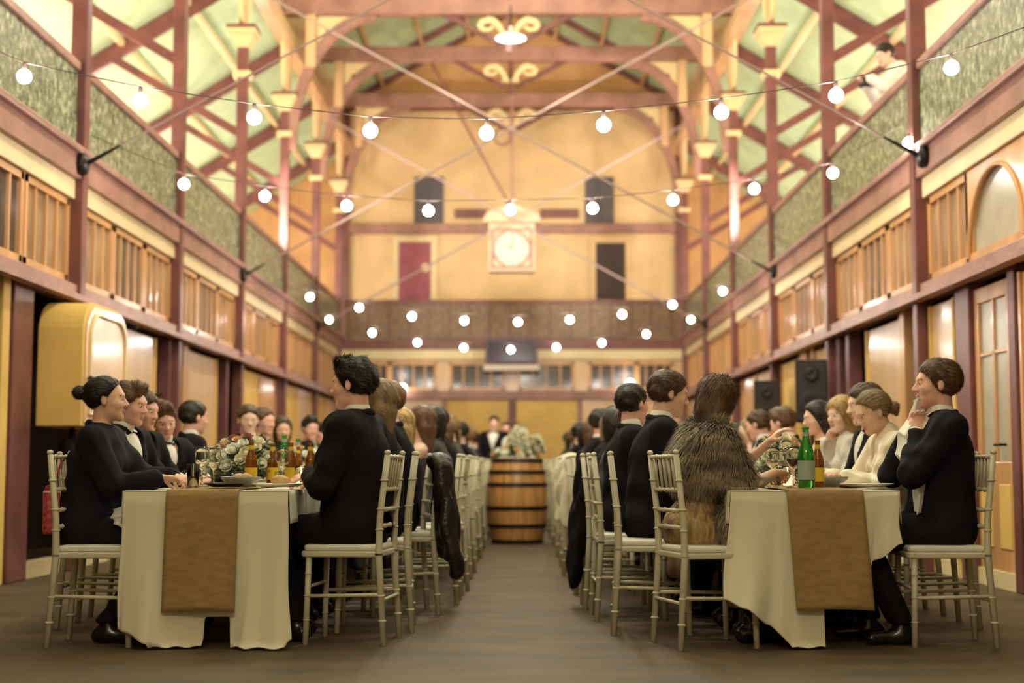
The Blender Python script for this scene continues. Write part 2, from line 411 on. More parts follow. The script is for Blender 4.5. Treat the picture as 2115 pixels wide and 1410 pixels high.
for s in (-1, 1):
    rz = -s*PI/2
    for bi, (a, b) in enumerate(BAYS):
        if a < 7: continue
        n = 3; W = (b-a-.2)/n
        for k in range(n):
            yc = a+.1+W*(k+.5)
            if s > 0 and a == 8.5 and k == 0:
                continue
            if s > 0 and a == 8.5 and k == 1:
                window((s*3.66, 10.2, 2.42), 1.35, .70, rz, FROST, 0, arch=True); continue
            g = GLASSD if (k == 1) else GLASSW
            window((s*3.66, yc, 2.42), W-.05, .70, rz, g, 3)
    for a, b in BAYS:
        if a < 7: continue
        n = 3; W = (b-a-.2)/n
        m = MB()
        for k in range(n+1): m.bb(s*3.64, s*3.72, a+.1+W*k-.05, a+.1+W*k+.05, 2.4, 3.14)
        trim(m, ORANGE)
for xc, wd in ((-2.95, .8), (-2.05, .98), (-.72, 1.16), (.72, 1.16), (2.1, 1.0), (2.98, .75)):
    window((xc, ENDY+.05, 2.44), wd, .58, 0, GLASSD, 3)
trim(MB().bb(-3.6, 3.6, ENDY+.06, ENDY+.13, 2.4, 3.1), PANEL)
# ---- lower walls: posts, openings, panels and doors
def segpost(s, y0, y1, mt=MAROON, x=3.60, d=.14):
    trim(MB().bb(s*x, s*(x+d), y0, y1, 0, 2.27), mt, bevel=.01)
def seg(s, y0, y1, typ):
    yc, W = (y0+y1)/2, y1-y0
    ndoor[0] += 1
    mt = {'cream': PANEL, 'yellow': YELLOW, 'orange': ORANGE, 'glazed': ORANGE}[typ]
    rz = -s*PI/2
    m = MB(); H = 2.2
    if typ == 'glazed':
        m.bb(-W/2, W/2, -.025, .025, 0, .9); m.bb(-W/2, W/2, -.025, .025, 2.08, H)
        m.bb(-W/2, -W/2+.1, -.025, .025, .9, 2.1); m.bb(W/2-.1, W/2, -.025, .025, .9, 2.1); m.bb(-.03, .03, -.02, .02, .9, 2.1); m.bb(-W/2, W/2, -.02, .02, 1.68, 1.71)
    else: m.bb(-W/2, W/2, -.025, .025, 0, H)
    o = struct(m.build('door_%d' % ndoor[0], mt, bevel=.008)); o.location = (s*3.66, yc, 0); o.rotation_euler = (0, 0, rz)
    if typ == 'glazed':
        MB().bb(-W/2+.08, W/2-.08, -.005, .005, .9, 2.1).build('glass', FROST, o)
        q = MB()
        for sx in (-1, 1): q.bb(sx*W/4-.12, sx*W/4+.12, -.034, -.02, .28, .74)
        q.build('lower_panel', YELLOW, o, bevel=.01)
    else:
        q = MB()
        q.bb(-W/2+.09, W/2-.09, -.032, -.02, .15, .95); q.bb(-W/2+.09, W/2-.09, -.032, -.02, 1.08, 2.08)
        q.build('raised_panel', mt, o, bevel=.01)
        if typ != 'orange':
            e = MB(); e.bb(-W/2, -W/2+.05, -.045, .0, 0, H); e.bb(W/2-.05, W/2, -.045, 0, 0, H); e.build('stile', YELLOW if typ == 'cream' else ORANGE, o)
    h = MB(); h.tube([(-s*0+W*.32, -.03, 1.02), (W*.32, -.075, 1.02), (W*.32-.11, -.08, 1.02)], .011, 6); h.build('door_handle', BLACKM, o)
    return o
L = -1
for a, b, tp in ((7.6, 8.3, 'yellow'), (13.5, 14.8, 'cream'), (16.2, 17.8, 'cream'), (19.3, 20.7, 'yellow'), (20.85, 22.2, 'orange'), (22.8, 24.1, 'yellow'), (24.25, 25.8, 'cream'), (26.3, 27.7, 'yellow'), (27.8, 29.2, 'cream')):
    seg(L, a, b, tp)
for a, b in ((10.58, 11.0), (13.3, 13.48), (15.3, 15.42), (18.3, 18.4), (22.2, 22.4), (25.82, 25.92)): segpost(L, a, b)
segpost(L, 15.95, 16.2, ORANGE); segpost(L, 10.35, 10.5, YELLOW); segpost(L, 13.22, 13.32, YELLOW); segpost(L, 8.6, 8.7)
for a, b, tp in ((8.6, 9.75, 'yellow'), (9.96, 10.76, 'glazed'), (11.2, 11.9, 'cream'), (12.8, 14.1, 'cream'), (15.7, 16.6, 'yellow'), (17.4, 18.7, 'yellow'), (19.2, 20.8, 'cream'), (20.9, 22.3, 'orange'), (22.8, 24.2, 'cream'), (24.4, 25.8, 'yellow'), (26.2, 27.6, 'cream'), (27.8, 29.2, 'cream')):
    seg(1, a, b, tp)
for a, b in ((9.78, 9.92), (10.78, 11.12), (14.75, 14.9), (15.2, 15.4), (24.22, 24.36)): segpost(1, a, b)
segpost(1, 12.62, 12.78, ORANGE); segpost(1, 17.0, 17.38, ORANGE); segpost(1, 16.62, 16.7, ORANGE)
for s in (-1, 1):
    trim(MB().bb(s*3.62, s*3.74, 11.05 if s < 0 else 8.5, 29.4, 0, .12), CREAM)
# far end doors
for x0, x1, mt in ((-1.35, -.06, YELLOW), (.08, 1.36, YELLOW), (-2.45, -1.45, PANEL), (1.46, 2.45, PANEL), (-3.5, -2.55, PANEL), (2.55, 3.5, PANEL)):
    ndoor[0] += 1
    o = struct(MB().bb(x0, x1, ENDY+.02, ENDY+.1, 0, 2.24).build('door_%d' % ndoor[0], mt, bevel=.01))
    MB().bb(x0+.12, x1-.12, ENDY, ENDY+.03, .2, 1.0).build('raised_panel', mt, o, bevel=.01)
trim(MB().bb(-.07, .08, ENDY-.03, ENDY+.12, 0, 2.25), MAROON)
for x in (-2.5, -1.4, 1.41, 2.5): trim(MB().bb(x-.05, x+.05, ENDY-.02, ENDY+.12, 0, 2.25), ROSE)
# gallery doors in the upper far wall
PURPLE = mat('purple_door_paint', (.36, .09, .14), .5, var=.15, scale=3)
def upper_door(x0, x1, z0, z1, mt, fr):
    ndoor[0] += 1
    o = struct(MB().bb(x0, x1, BACKY-.05, BACKY, z0, z1).build('door_%d' % ndoor[0], mt))
    m = MB(); m.bb(x0-.12, x0, BACKY-.07, BACKY, z0, z1+.12); m.bb(x1, x1+.12, BACKY-.07, BACKY, z0, z1+.12); m.bb(x0, x1, BACKY-.07, BACKY, z1, z1+.12)
    m.build('door_frame', fr, o); return o
p0 = at(824, 500, BACKY); p1 = at(891, 500, BACKY)
o = upper_door(p0.x, p1.x, 3.46, p0.z, PURPLE, CREAM)
m = MB(); m.lathe([(.001, 0), (.09, 0), (.09, .01), (.001, .01)], 14, (p1.x-.12, BACKY-.05, at(880, 553, BACKY).z), False, Matrix.Rotation(PI/2, 3, 'X')); m.build('round_sign', CREAM, o)
p0 = at(1230, 502, BACKY); p1 = at(1291, 502, BACKY)
upper_door(p0.x, p1.x, 3.46, p0.z, mat('dark_brown_door', (.06, .04, .035), .6), WALLU)
SHUT = mat('slate_shutter', (.11, .10, .11), .6)
for u in (856, 1208):
    p0, p1 = at(u, 366, BACKY), at(u+60, 470, BACKY)
    nwin[0] += 1
    o = struct(MB().bb(p0.x, p1.x, BACKY-.04, BACKY, p1.z+.1, p0.z).build('window_%d' % nwin[0], SHUT))
    MB().bb((p0.x+p1.x)/2-.015, (p0.x+p1.x)/2+.015, BACKY-.055, BACKY-.03, p1.z+.1, p0.z).build('glazing_bar', SHUT, o)
# ---- arched cupboard on the left wall
t = empty('wall_cupboard', (-3.6, 11.1, 1.18), 0, 'mustard wall cupboard with rounded top and glossy cream front, behind the woman with the bun', 'cupboard')
prof = [(0, 0), (1.25, 0), (1.25, .72)]+[(1.25-.30*(1-math.cos(a)), .72+.28*math.sin(a)) for a in [PI/2*k/8 for k in range(1, 9)]]
prof += [(.30-.30*math.sin(a), .72+.28*math.cos(a)) for a in [PI/2*k/8 for k in range(0, 9)]]
m = MB().prism(prof, 0, .36, lambda a, b, y: (y, a, b)); m.build('carcass', YELLOW, t, bevel=.01)
pf = [(.04+(a*.936), .03+b*.94) for a, b in prof]
MB().prism(pf, .362, .375, lambda a, b, y: (y, a, b)).build('front_panel', PANEL, t)
pts = [(.385, a*.8+.12, b*.8+.10) for a, b in prof]
MB().tube(pts+[pts[0]], .012, 6).build('beading', CREAM, t)
MB().tube([(.37, .1, .38), (.43, .06, .38), (.44, -.05, .38)], .012, 6).build('latch', BLACKM, t)
# ---- wall hooks
for (u, v, d) in ((256, 678, 13.4), (312, 816, 14.4)):
    p = at(u, v, d)
    o = MB().tube([(-3.6, d, p.z), (-3.45, d, p.z), (-3.42, d-.08, p.z+.01), (-3.4, d-.2, p.z)], .014, 6).build('wall_hook', BLACKM)
    tag(o, 'black iron hook on the left panelled wall, %s' % ('high beside the mustard cupboard' if v < 700 else 'at head height further along'), 'hook')
# ---- hanging clock
t = empty('hanging_clock', (0, 26.28, 0), 0, 'square cream station clock with round white face hanging in the nave', 'clock')
cz = at(1057, 512, 26).z; CX = at(1057, 512, 26).x
CLK = mat('pale_peach_clock_case', (.66, .50, .35), .4)
m = MB(); m.bb(CX-.43, CX+.43, -.16, .16, cz-.42, cz+.5); m.build('case', CLK, t, bevel=.02)
m = MB(); m.bb(CX-.52, CX+.52, -.22, .22, cz+.5, cz+.62); m.bb(CX-.48, CX+.48, -.2, .2, cz+.62, cz+.68)
m.prism([(CX-.48, cz+.68), (CX+.48, cz+.68), (CX, cz+.86)], -.18, .18); m.ball((CX, 0, cz+.92), .07); m.build('cornice', CLK, t, bevel=.01)
m = MB(); m.bb(CX-.36, CX+.36, -.185, -.16, cz-.36, cz-.32); m.bb(CX-.36, CX+.36, -.185, -.16, cz+.34, cz+.38); m.bb(CX-.38, CX-.34, -.185, -.16, cz-.36, cz+.38); m.bb(CX+.34, CX+.38, -.185, -.16, cz-.36, cz+.38)
m.build('front_moulding', ROSE, t)
RX = Matrix.Rotation(PI/2, 3, 'X')
MB().lathe([(.001, .0), (.33, .0), (.33, .02), (.001, .02)], 32, (CX, -.165, cz), False, RX).build('dial', mat('white_clock_dial', (.58, .62, .54), .6), t)
MB().lathe([(.32, .0), (.35, .02), (.35, .035), (.32, .035)], 32, (CX, -.165, cz), False, RX).build('bezel', ROSE, t)
for k in range(12):
    m = MB(); a = k*PI/6; m.bar((CX+.26*math.sin(a), -.19, cz+.26*math.cos(a)), (CX+.30*math.sin(a), -.19, cz+.30*math.cos(a)), .012, .02, (0, 1, 0)); m.build('hour_mark', BLACKM, t)
MB().bar((CX, -.195, cz), (CX+.02, -.195, cz+.25), .01, .02, (0, 1, 0)).build('clock_hand', BLACKM, t)
MB().bar((CX, -.195, cz), (CX-.14, -.195, cz+.08), .01, .025, (0, 1, 0)).build('clock_hand', BLACKM, t)
m = MB(); m.tube([(CX, 0, cz+.9), (CX, 0, 7.7), (CX, -.18, 8.45)], .03, 6); m.build('hanging_rod', ROSE, t)
MB().tube([(CX-.05, 0, cz+.85), (at(890, 124, 26).x, -.18, 8.4)], .025, 6).build('stay', MAROON, t)
# ring ornament on the rod
o = MB().tube([(CX-.17+.15*math.cos(a), 25.9, at(1040, 285, 26).z+.15*math.sin(a)) for a in [2*PI*k/20 for k in range(21)]], .022, 6).build('iron_ring', MAROON)
tag(o, 'thin maroon iron ring beside the clock rod high in the nave', 'ring'); 
# ---- pendant lamp
t = empty('pendant_lamp', (at(1055, 84, 22.3).x, 22.2, at(1055, 84, 22.3).z), 0, 'white enamel pendant lamp glowing below the cream scrolls of the nave truss', 'lamp')
MB().lathe([(.24, 0), (.245, .01), (.20, .05), (.10, .10), (.03, .13), (.03, .2)], 24).build('shade', mat('white_enamel', (.8, .82, .78), .3), t, smooth=True)
MB().lathe([(.001, -.02), (.10, -.015), (.20, -.002), (.225, .012), (.001, .02)], 24).build('diffuser', mat('lit_diffuser', (1, 1, 1), .5, emit=(1, .98, .9), estr=9), t, smooth=True)
MB().tube([(0, 0, .18), (0, 0, .55)], .012, 6).build('stem', BLACKM, t)
# ---- television
q0, q1 = at(1003, 697, 28.9), at(1110, 766, 28.9)
t = empty('television', ((q0.x+q1.x)/2, 28.9, q1.z), 0, 'dark wall television above the far doors on a pale shelf bar', 'television')
W2 = (q1.x-q0.x)/2; HT = q0.z-q1.z
MB().bb(-W2, W2, 0, .1, .16, HT).build('bezel', mat('grey_bezel', (.12, .08, .12), .5), t, bevel=.01)
MB().bb(-W2+.05, W2-.05, -.01, .0, .2, HT-.08).build('screen', mat('dark_purple_screen', (.03, .02, .055), .12, spec=.35), t)
MB().bb(-W2-.05, W2+.05, -.06, .1, .0, .13).build('shelf_bar', mat('pale_bar', (.75, .66, .62), .4), t, bevel=.04)
MB().bb(-.04, .04, .1, .62, .2, HT-.1).build('mount', BLACKM, t)
# ---- festoon strings
CABLED = mat('brown_flex', (.10, .07, .06), .6)
def bulb_proto():
    t = empty('festoon_bulb')
    MB().ball((0, 0, 0), .045, 16, 12).build('globe', BULB, t, smooth=True)
    MB().lathe([(.001, .082), (.012, .082), (.015, .05), (.014, .036)], 10).build('socket', CABLED, t)
    return t
BP = None
WORDS = ['first', 'second', 'third', 'fourth', 'fifth', 'sixth', 'seventh', 'eighth', 'ninth', 'tenth', 'eleventh']
STR = [(8.5, 'highest and nearest', [(50, 158), (290, 208), (525, 243), (765, 270), (1005, 275), (1247, 258), (1490, 232), (1727, 197), (1965, 140)], (-3.5, 3.62), (3.5, 3.62)),
       (12.0, 'second highest', [(380, 380), (547, 405), (716, 425), (885, 435), (1054, 433), (1224, 430), (1390, 413), (1558, 390), (1720, 357), (1877, 295)], (-3.5, 3.7), (3.5, 3.8)),
       (19.0, 'third highest', [(640, 613), (742, 635), (851, 653), (959, 662), (1070, 665), (1177, 660), (1285, 649), (1389, 629), (1493, 601)], (-3.5, 3.35), (3.5, 3.5)),
       (22.5, 'lowest', [(680, 660), (769, 687), (862, 707), (958, 718), (1055, 722), (1149, 717), (1243, 708), (1335, 690), (1427, 660)], (-3.5, 3.3), (3.5, 3.3))]
for y, nm, px, e0, e1 in STR:
    P = [at(u, v, y) for u, v in px]
    pts = [Vector((e0[0], y, e0[1]))]+[p+Vector((0, 0, .086)) for p in P if abs(p.x) < 3.5]+[Vector((e1[0], y, e1[1]))]
    o = MB().tube(pts, .0035, 5).build('festoon_cable', CABLED)
    tag(o, 'thin black cable of the %s bulb string across the hall' % nm, 'cable', 'festoon cables')
    for k, p in enumerate(P):
        if BP is None: BP = bulb_proto(); b = BP
        else: b = copy_tree(BP)
        b.location = p
        tag(b, 'lit globe bulb, %s from the left on the %s string' % (WORDS[k], nm), 'light bulb', 'festoon bulbs')
for u, v, sd in ((829, 799, 'left'), (1303, 790, 'right')):
    p = at(u, v, 29.1)
    b = empty('wall_lamp', (p.x, 29.3, p.z), 0, 'lit round lamp on the far window rail, %s of the television' % sd, 'lamp')
    MB().ball((0, 0, 0), .075, 14, 10).build('globe', mat('lit_lamp', (1, 1, 1), .4, emit=(1, .95, .88), estr=30), b, smooth=True)
    MB().tube([(0, .04, 0), (0, .16, -.02)], .02, 6).build('arm', BLACKM, b)
# ---- small board on the far wall
p = at(862, 843, 29.4)
o = MB().bb(p.x-.45, p.x+.45, 29.44, 29.47, p.z-.12, p.z+.12).build('notice_board', mat('faded_pink_board', (.62, .45, .36), .6)); tag(o, 'pale blurred notice board on the far wall, left of the yellow doors', 'sign')
# ---- loudspeakers on stands
def speaker(u, v0, v1, wpx, d, rz, label):
    sc = FPX/d; c = at(u, v0, d); zb = at(u, v1, d).z; W = wpx/sc/1.15
    t = empty('loudspeaker', (c.x, d, 0), rz, label, 'loudspeaker')
    SPK = mat('black_speaker_shell', (.02, .018, .02), .55, bump=.1)
    h = c.z
    m = MB().prism([(-W/2, 0), (W/2, 0), (W*.32, .38), (-W*.32, .38)], zb, h, lambda a, b, y: (a, b, y)); m.build('cabinet', SPK, t, bevel=.015)
    GR = mat('speaker_grille', (.035, .03, .033), .5, bump=.4, bscale=200)
    MB().bb(-W/2+.02, W/2-.02, -.012, .0, zb+.03, h-.03).build('grille', GR, t)
    hz = (h-zb)
    MB().lathe([(.001, .01), (W*.2, .008), (W*.36, .025), (W*.38, .02), (W*.38, 0)], 24, (0, -.012, zb+hz*.3), False, RX).build('woofer', SPK, t, smooth=True)
    MB().lathe([(.001, .0), (W*.1, .01), (W*.22, .022), (W*.23, 0)], 20, (0, -.012, zb+hz*.76), False, RX).build('horn', SPK, t, smooth=True)
    MB().tube([(0, .15, .55), (0, .15, zb)], .018, 8).build('pole', BLACKM, t)
    for k in range(3):
        a = 2*PI*k/3+.5
        MB().tube([(0, .15, .62), (.38*math.cos(a), .15+.38*math.sin(a), .012)], .012, 6).build('leg', BLACKM, t)
speaker(1675, 742, 872, 77, 14.8, R(-12), 'large black loudspeaker on a stand before the right wall, nearer of the two')
speaker(1583, 785, 890, 62, 17.9, R(-8), 'smaller looking black loudspeaker on a stand, further along the right wall')
# ================================================================== BODIES (one continuous surface each)
def V3(*a): return np.array(a, dtype=np.float32)
class Field:
    def __init__(s, lo, hi, h):
        s.lo = np.array(lo, np.float32); s.h = h
        s.n = np.ceil((np.array(hi)-s.lo)/h).astype(int)+1
        s.ax = [s.lo[i]+h*np.arange(s.n[i], dtype=np.float32) for i in range(3)]
        s.D = np.full(s.n, .08, np.float32)
    def reg(s, lo, hi):
        a = np.clip(np.floor((np.array(lo)-s.lo)/s.h).astype(int), 0, s.n); b = np.clip(np.ceil((np.array(hi)-s.lo)/s.h).astype(int)+1, 0, s.n)
        if (b-a <= 1).any(): return None, None
        sl = tuple(slice(a[i], b[i]) for i in range(3))
        return sl, (s.ax[0][sl[0]][:, None, None], s.ax[1][sl[1]][None, :, None], s.ax[2][sl[2]][None, None, :])
    def put(s, sl, d, k, sub=False):
        a = s.D[sl]
        if sub:
            d = -d; h = np.maximum(k-np.abs(a-d), 0) if k > 0 else 0
            s.D[sl] = np.maximum(a, d)+(h*h/(4*k) if k > 0 else 0)
        else:
            h = np.maximum(k-np.abs(a-d), 0) if k > 0 else 0
            s.D[sl] = np.minimum(a, d)-(h*h/(4*k) if k > 0 else 0)
    def cone(s, a, b, ra, rb, k=.02, g=0, sub=False, flat=None):
        a = np.asarray(a, np.float32); b = np.asarray(b, np.float32); ra += g; rb += g; m = max(ra, rb)+.05+k
        sl, P = s.reg(np.minimum(a, b)-m, np.maximum(a, b)+m)
        if sl is None: return
        ab = b-a; L = float(ab @ ab)+1e-9
        t = ((P[0]-a[0])*ab[0]+(P[1]-a[1])*ab[1]+(P[2]-a[2])*ab[2])/L; t = np.clip(t, 0, 1)
        q = [(P[i]-a[i]-t*ab[i]) for i in range(3)]
        d = np.sqrt(q[0]**2+q[1]**2+q[2]**2)-(ra+t*(rb-ra))
        s.put(sl, d, k, sub)
    def ell(s, c, r, Rm=None, k=.02, g=0, sub=False):
        c = np.asarray(c, np.float32); r = np.asarray(r, np.float32)+g; m = float(max(r))+.05+k
        sl, P = s.reg(c-m, c+m)
        if sl is None: return
        q = [P[i]-c[i] for i in range(3)]
        if Rm is not None: q = [Rm[0][i]*q[0]+Rm[1][i]*q[1]+Rm[2][i]*q[2] for i in range(3)]
        k0 = np.sqrt((q[0]/r[0])**2+(q[1]/r[1])**2+(q[2]/r[2])**2)
        k1 = np.sqrt((q[0]/r[0]**2)**2+(q[1]/r[1]**2)**2+(q[2]/r[2]**2)**2)+1e-6
        s.put(sl, k0*(k0-1)/k1, k, sub)
    def plane(s, n, p, k=.02):                      # keeps the side the normal points to
        n = np.asarray(n, np.float32); n = n/np.linalg.norm(n)
        sl, P = s.reg(s.lo, s.lo+s.h*s.n)
        d = -((P[0]-p[0])*n[0]+(P[1]-p[1])*n[1]+(P[2]-p[2])*n[2])
        a = s.D; h = np.maximum(k-np.abs(a-d), 0); s.D = (np.maximum(a, d)+h*h/(4*k)).astype(np.float32)
    def mesh(s, name, m, parent, disp=None, smooth=1):
        D = s.D; S = D < 0; nx, ny, nz = D.shape
        C = [(i, j, k) for i in (0, 1) for j in (0, 1) for k in (0, 1)]
        sub = lambda A, c: A[c[0]:nx-1+c[0], c[1]:ny-1+c[1], c[2]:nz-1+c[2]]
        cnt = np.zeros((nx-1, ny-1, nz-1), np.int8)
        for c in C: cnt += sub(S, c)
        mk = (cnt > 0) & (cnt < 8); I = np.nonzero(mk)
        if len(I[0]) == 0: return None
        idx = np.full(mk.shape, -1, np.int64); idx[I] = np.arange(len(I[0]))
        vals = {c: D[I[0]+c[0], I[1]+c[1], I[2]+c[2]] for c in C}
        pos = np.zeros((len(I[0]), 3)); num = np.zeros(len(I[0]))
        for a in C:
            for ax in range(3):
                if a[ax]: continue
                b = list(a); b[ax] = 1; b = tuple(b)
                va, vb = vals[a], vals[b]; cr = (va < 0) != (vb < 0)
                t = np.where(cr, va/np.where(cr, va-vb, 1), 0)
                for q in range(3): pos[:, q] += np.where(cr, a[q]+(t if q == ax else 0), 0)
                num += cr
        V = (np.stack(I, 1)+pos/num[:, None])*s.h+s.lo
        Q = []
        for ax in range(3):
            u, v = [(1, 2), (2, 0), (0, 1)][ax]
            sa = [slice(1, -1)]*3; sb = [slice(1, -1)]*3
            sa[ax] = slice(0, -1); sb[ax] = slice(1, None)
            A = S[tuple(sa)]; B = S[tuple(sb)]
            cr = np.nonzero(A != B)
            if len(cr[0]) == 0: continue
            g = list(cr); g = [x+(0 if i == ax else 1) for i, x in enumerate(g)]
            def cell(du, dv):
                h = list(g); h[u] = h[u]+du; h[v] = h[v]+dv; return idx[h[0], h[1], h[2]]
            q = np.stack([cell(-1, -1), cell(0, -1), cell(0, 0), cell(-1, 0)], 1)
            fl = ~A[cr]; q[fl] = q[fl][:, ::-1]; Q.append(q)
        Q = np.concatenate(Q)
        Q = Q[(Q >= 0).all(1)]
        if disp is not None: V = V+disp(V)
        me = bpy.data.meshes.new(name)
        me.vertices.add(len(V)); me.vertices.foreach_set('co', V.astype(np.float32).ravel())
        me.loops.add(Q.size); me.loops.foreach_set('vertex_index', Q.astype(np.int32).ravel())
        me.polygons.add(len(Q)); me.polygons.foreach_set('loop_start', np.arange(0, Q.size, 4, dtype=np.int32))
        me.polygons.foreach_set('use_smooth', np.ones(len(Q), bool))
        me.update(calc_edges=True); me.validate()
        if m: me.materials.append(m)
        o = bpy.data.objects.new(name, me); COL.objects.link(o)
        if parent is not None: o.parent = parent
        return o
SKIN = {k: mat('skin_'+k, c, .48, var=.10, scale=14, sss=.12, bump=.05) for k, c in
        {'fair': (.84, .56, .44), 'warm': (.78, .48, .35), 'ruddy': (.84, .48, .39)}.items()}
HAIRC = {'dark': (.016, .010, .008), 'brown': (.075, .037, .018), 'chestnut': (.11, .05, .022), 'blond': (.46, .29, .11), 'sandy': (.19, .105, .045), 'ash': (.26, .17, .085)}
HM = {k: mat('hair_'+k, c, .42, var=.45, scale=55, bump=.5, bscale=70, aniso=(.35, 1, .12)) for k, c in HAIRC.items()}
SUIT = mat('black_wool_suit', (.0075, .006, .009), .85, bump=.2, bscale=180, var=.2, scale=20, spec=.22)
NAVY = mat('dark_navy_suit', (.008, .0075, .014), .85, bump=.2, bscale=180, spec=.22)
CHAR = mat('charcoal_jacket', (.035, .028, .034), .7, bump=.25, bscale=140, sheen=.1)
SHIRT = mat('white_dress_shirt', (.84, .81, .76), .7, bump=.1)
BLOUSE = mat('ivory_satin_blouse', (.74, .64, .48), .35, bump=.15, bscale=14)
GREYC = mat('light_grey_cardigan', (.58, .54, .48), .8, bump=.2)
GOLDD = mat('bronze_satin_dress', (.36, .23, .10), .4, bump=.7, bscale=22, var=.45, scale=16, aniso=(2.5, 2.5, .12))
REDD = mat('dusty_red_dress', (.40, .12, .10), .6)
PINKD = mat('peach_dress', (.60, .33, .22), .6)
SHOEM = mat('polished_black_shoe', (.012, .010, .011), .22)
EYEW = mat('eye_white', (.75, .72, .68), .2); IRIS = mat('brown_iris', (.05, .025, .012), .15)
LIPM = mat('lips', (.62, .27, .21), .45)
def rotm(yaw, pitch, roll=0):                        # columns are forward, left, up
    M = Matrix.Rotation(yaw, 3, 'Z') @ Matrix.Rotation(pitch, 3, 'Y') @ Matrix.Rotation(roll, 3, 'X')
    return np.array(M, dtype=np.float32)
def ik(S, T, l1, l2, pole):
    S, T, pole = map(lambda q: np.asarray(q, float), (S, T, pole)); d = T-S; L = np.linalg.norm(d)
    if L > (l1+l2)*.995: T = S+d/L*(l1+l2)*.995; d = T-S; L = np.linalg.norm(d)
    u = d/L; a = (l1*l1-l2*l2+L*L)/(2*L); h = math.sqrt(max(l1*l1-a*a, 0))
    p = pole-u*(pole @ u); p = p/(np.linalg.norm(p)+1e-9)
    return S+u*a+p*h, T
def hand_prims(W, f, n, side, curl, sc=1.0):
    """palm, four unequal fingers and a thumb; f = pointing direction, n = back of the hand"""
    f = np.asarray(f, float); f /= np.linalg.norm(f); n = np.asarray(n, float); n = n-f*(n @ f); n /= np.linalg.norm(n); l = np.cross(n, f)*side
    P = []; B = np.stack([f, l, n], 1)
    P.append(('e', W+f*.045*sc, (.050*sc, .040*sc, .017*sc), B, .012))
    for i, (o, Ln, r) in enumerate(((.029, .070, .0088), (.010, .080, .0092), (-.009, .074, .0088), (-.027, .058, .0078))):
        p = W+f*.078*sc+l*o*sc; c = curl*(1+.12*i)
        dirv = f+l*o*1.2; dirv /= np.linalg.norm(dirv); ang = c*.45; prevr = r
        for sgm, fr in enumerate((.46, .30, .24)):
            d = dirv*math.cos(ang)-n*math.sin(ang); q = p+d*Ln*fr*sc
            P.append(('c', p, q, prevr*sc, (r-.0009*(sgm+1))*sc, .003 if sgm else .006)); prevr = r-.0009*(sgm+1)
            p = q; ang += c*.75
    p = W+f*.022*sc+l*.030*sc-n*.004; d = f*.72+l*.62-n*(.15+.4*min(curl, 1)); d /= np.linalg.norm(d)
    q = p+d*.040*sc; P.append(('c', p, q, .0125*sc, .0105*sc, .010))
    d2 = f*.92+l*.2-n*(.25+.4*min(curl, 1)); d2 /= np.linalg.norm(d2); P.append(('c', q, q+d2*.030*sc, .0105*sc, .008*sc, .003))
    return P
def run(F, prims, g=0, gk=None):
    for p in prims:
        if p[0] == 'c': F.cone(p[1], p[2], p[3], p[4], p[5] if gk is None else gk, g)
        else: F.ell(p[1], p[2], p[3], p[4] if gk is None else gk, g)
def strands(o, m, style, HR, hcn, hs, n):
    me = o.data; nv = len(me.vertices); rng = np.random.default_rng(nv)
    co = np.empty(nv*3, np.float32); me.vertices.foreach_get('co', co); co = co.reshape(-1, 3)
    no = np.empty(nv*3, np.float32); me.vertices.foreach_get('normal', no); no = no.reshape(-1, 3)
    i = rng.integers(0, nv, n); p = co[i]+rng.normal(0, .003, (n, 3)); nn = no[i]; L = (p-hcn) @ HR/hs
    fl = np.tile(np.array([-1., 0, -.55]), (n, 1)) if style in ('short', 'quiff', 'bald') else np.tile(np.array([-.35, 0, -1.]), (n, 1))
    if style in ('short', 'quiff'): fl[:, 1] += .5*np.sin(L[:, 0]*60+L[:, 1]*40)
    if style == 'quiff': fl = np.where((L[:, 0:1] > .0) & (L[:, 2:3] > .07), np.array([[-.3, .5, .5]]), fl)
    if style == 'bun': fl = np.array([[-.15, 0, .045]])-L
    if style == 'lowbun': fl = np.array([[-.14, 0, -.02]])-L
    fl = fl/np.linalg.norm(fl, axis=1, keepdims=True); f = fl @ HR.T
    f = f-nn*(f*nn).sum(1, keepdims=True); f = f/(np.linalg.norm(f, axis=1, keepdims=True)+1e-6)
    lift = {'short': .22, 'quiff': .24}.get(style, .08); ln = {'short': .022, 'quiff': .030, 'bun': .03, 'lowbun': .03}.get(style, .05)
    ln = ln*hs*(.6+.8*rng.random((n, 1)))
    d1 = f+nn*lift+rng.normal(0, .12, (n, 3)); d2 = f-nn*.1+rng.normal(0, .12, (n, 3))
    sd = np.cross(f, nn)*.0011; a = p-nn*.003; b = a+d1*ln*.5; c = b+d2*ln*.5
    V = np.stack([a-sd, a+sd, b+sd*.8, b-sd*.8, c], 1).reshape(-1, 3); k = np.arange(n)*5
    lp = np.stack([k, k+1, k+2, k+3, k+3, k+2, k+4], 1).ravel().astype(np.int32)
    ms = bpy.data.meshes.new('hair_strand'); ms.vertices.add(len(V)); ms.vertices.foreach_set('co', V.astype(np.float32).ravel())
    ms.loops.add(len(lp)); ms.loops.foreach_set('vertex_index', lp); ms.polygons.add(2*n)
    ms.polygons.foreach_set('loop_start', np.stack([np.arange(n)*7, np.arange(n)*7+4], 1).ravel().astype(np.int32)); ms.update(calc_edges=True)
    ms.materials.append(m); q = bpy.data.objects.new('hair_strand', ms); COL.objects.link(q); q.parent = o; q['kind'] = 'stuff'
NPERS = [0]
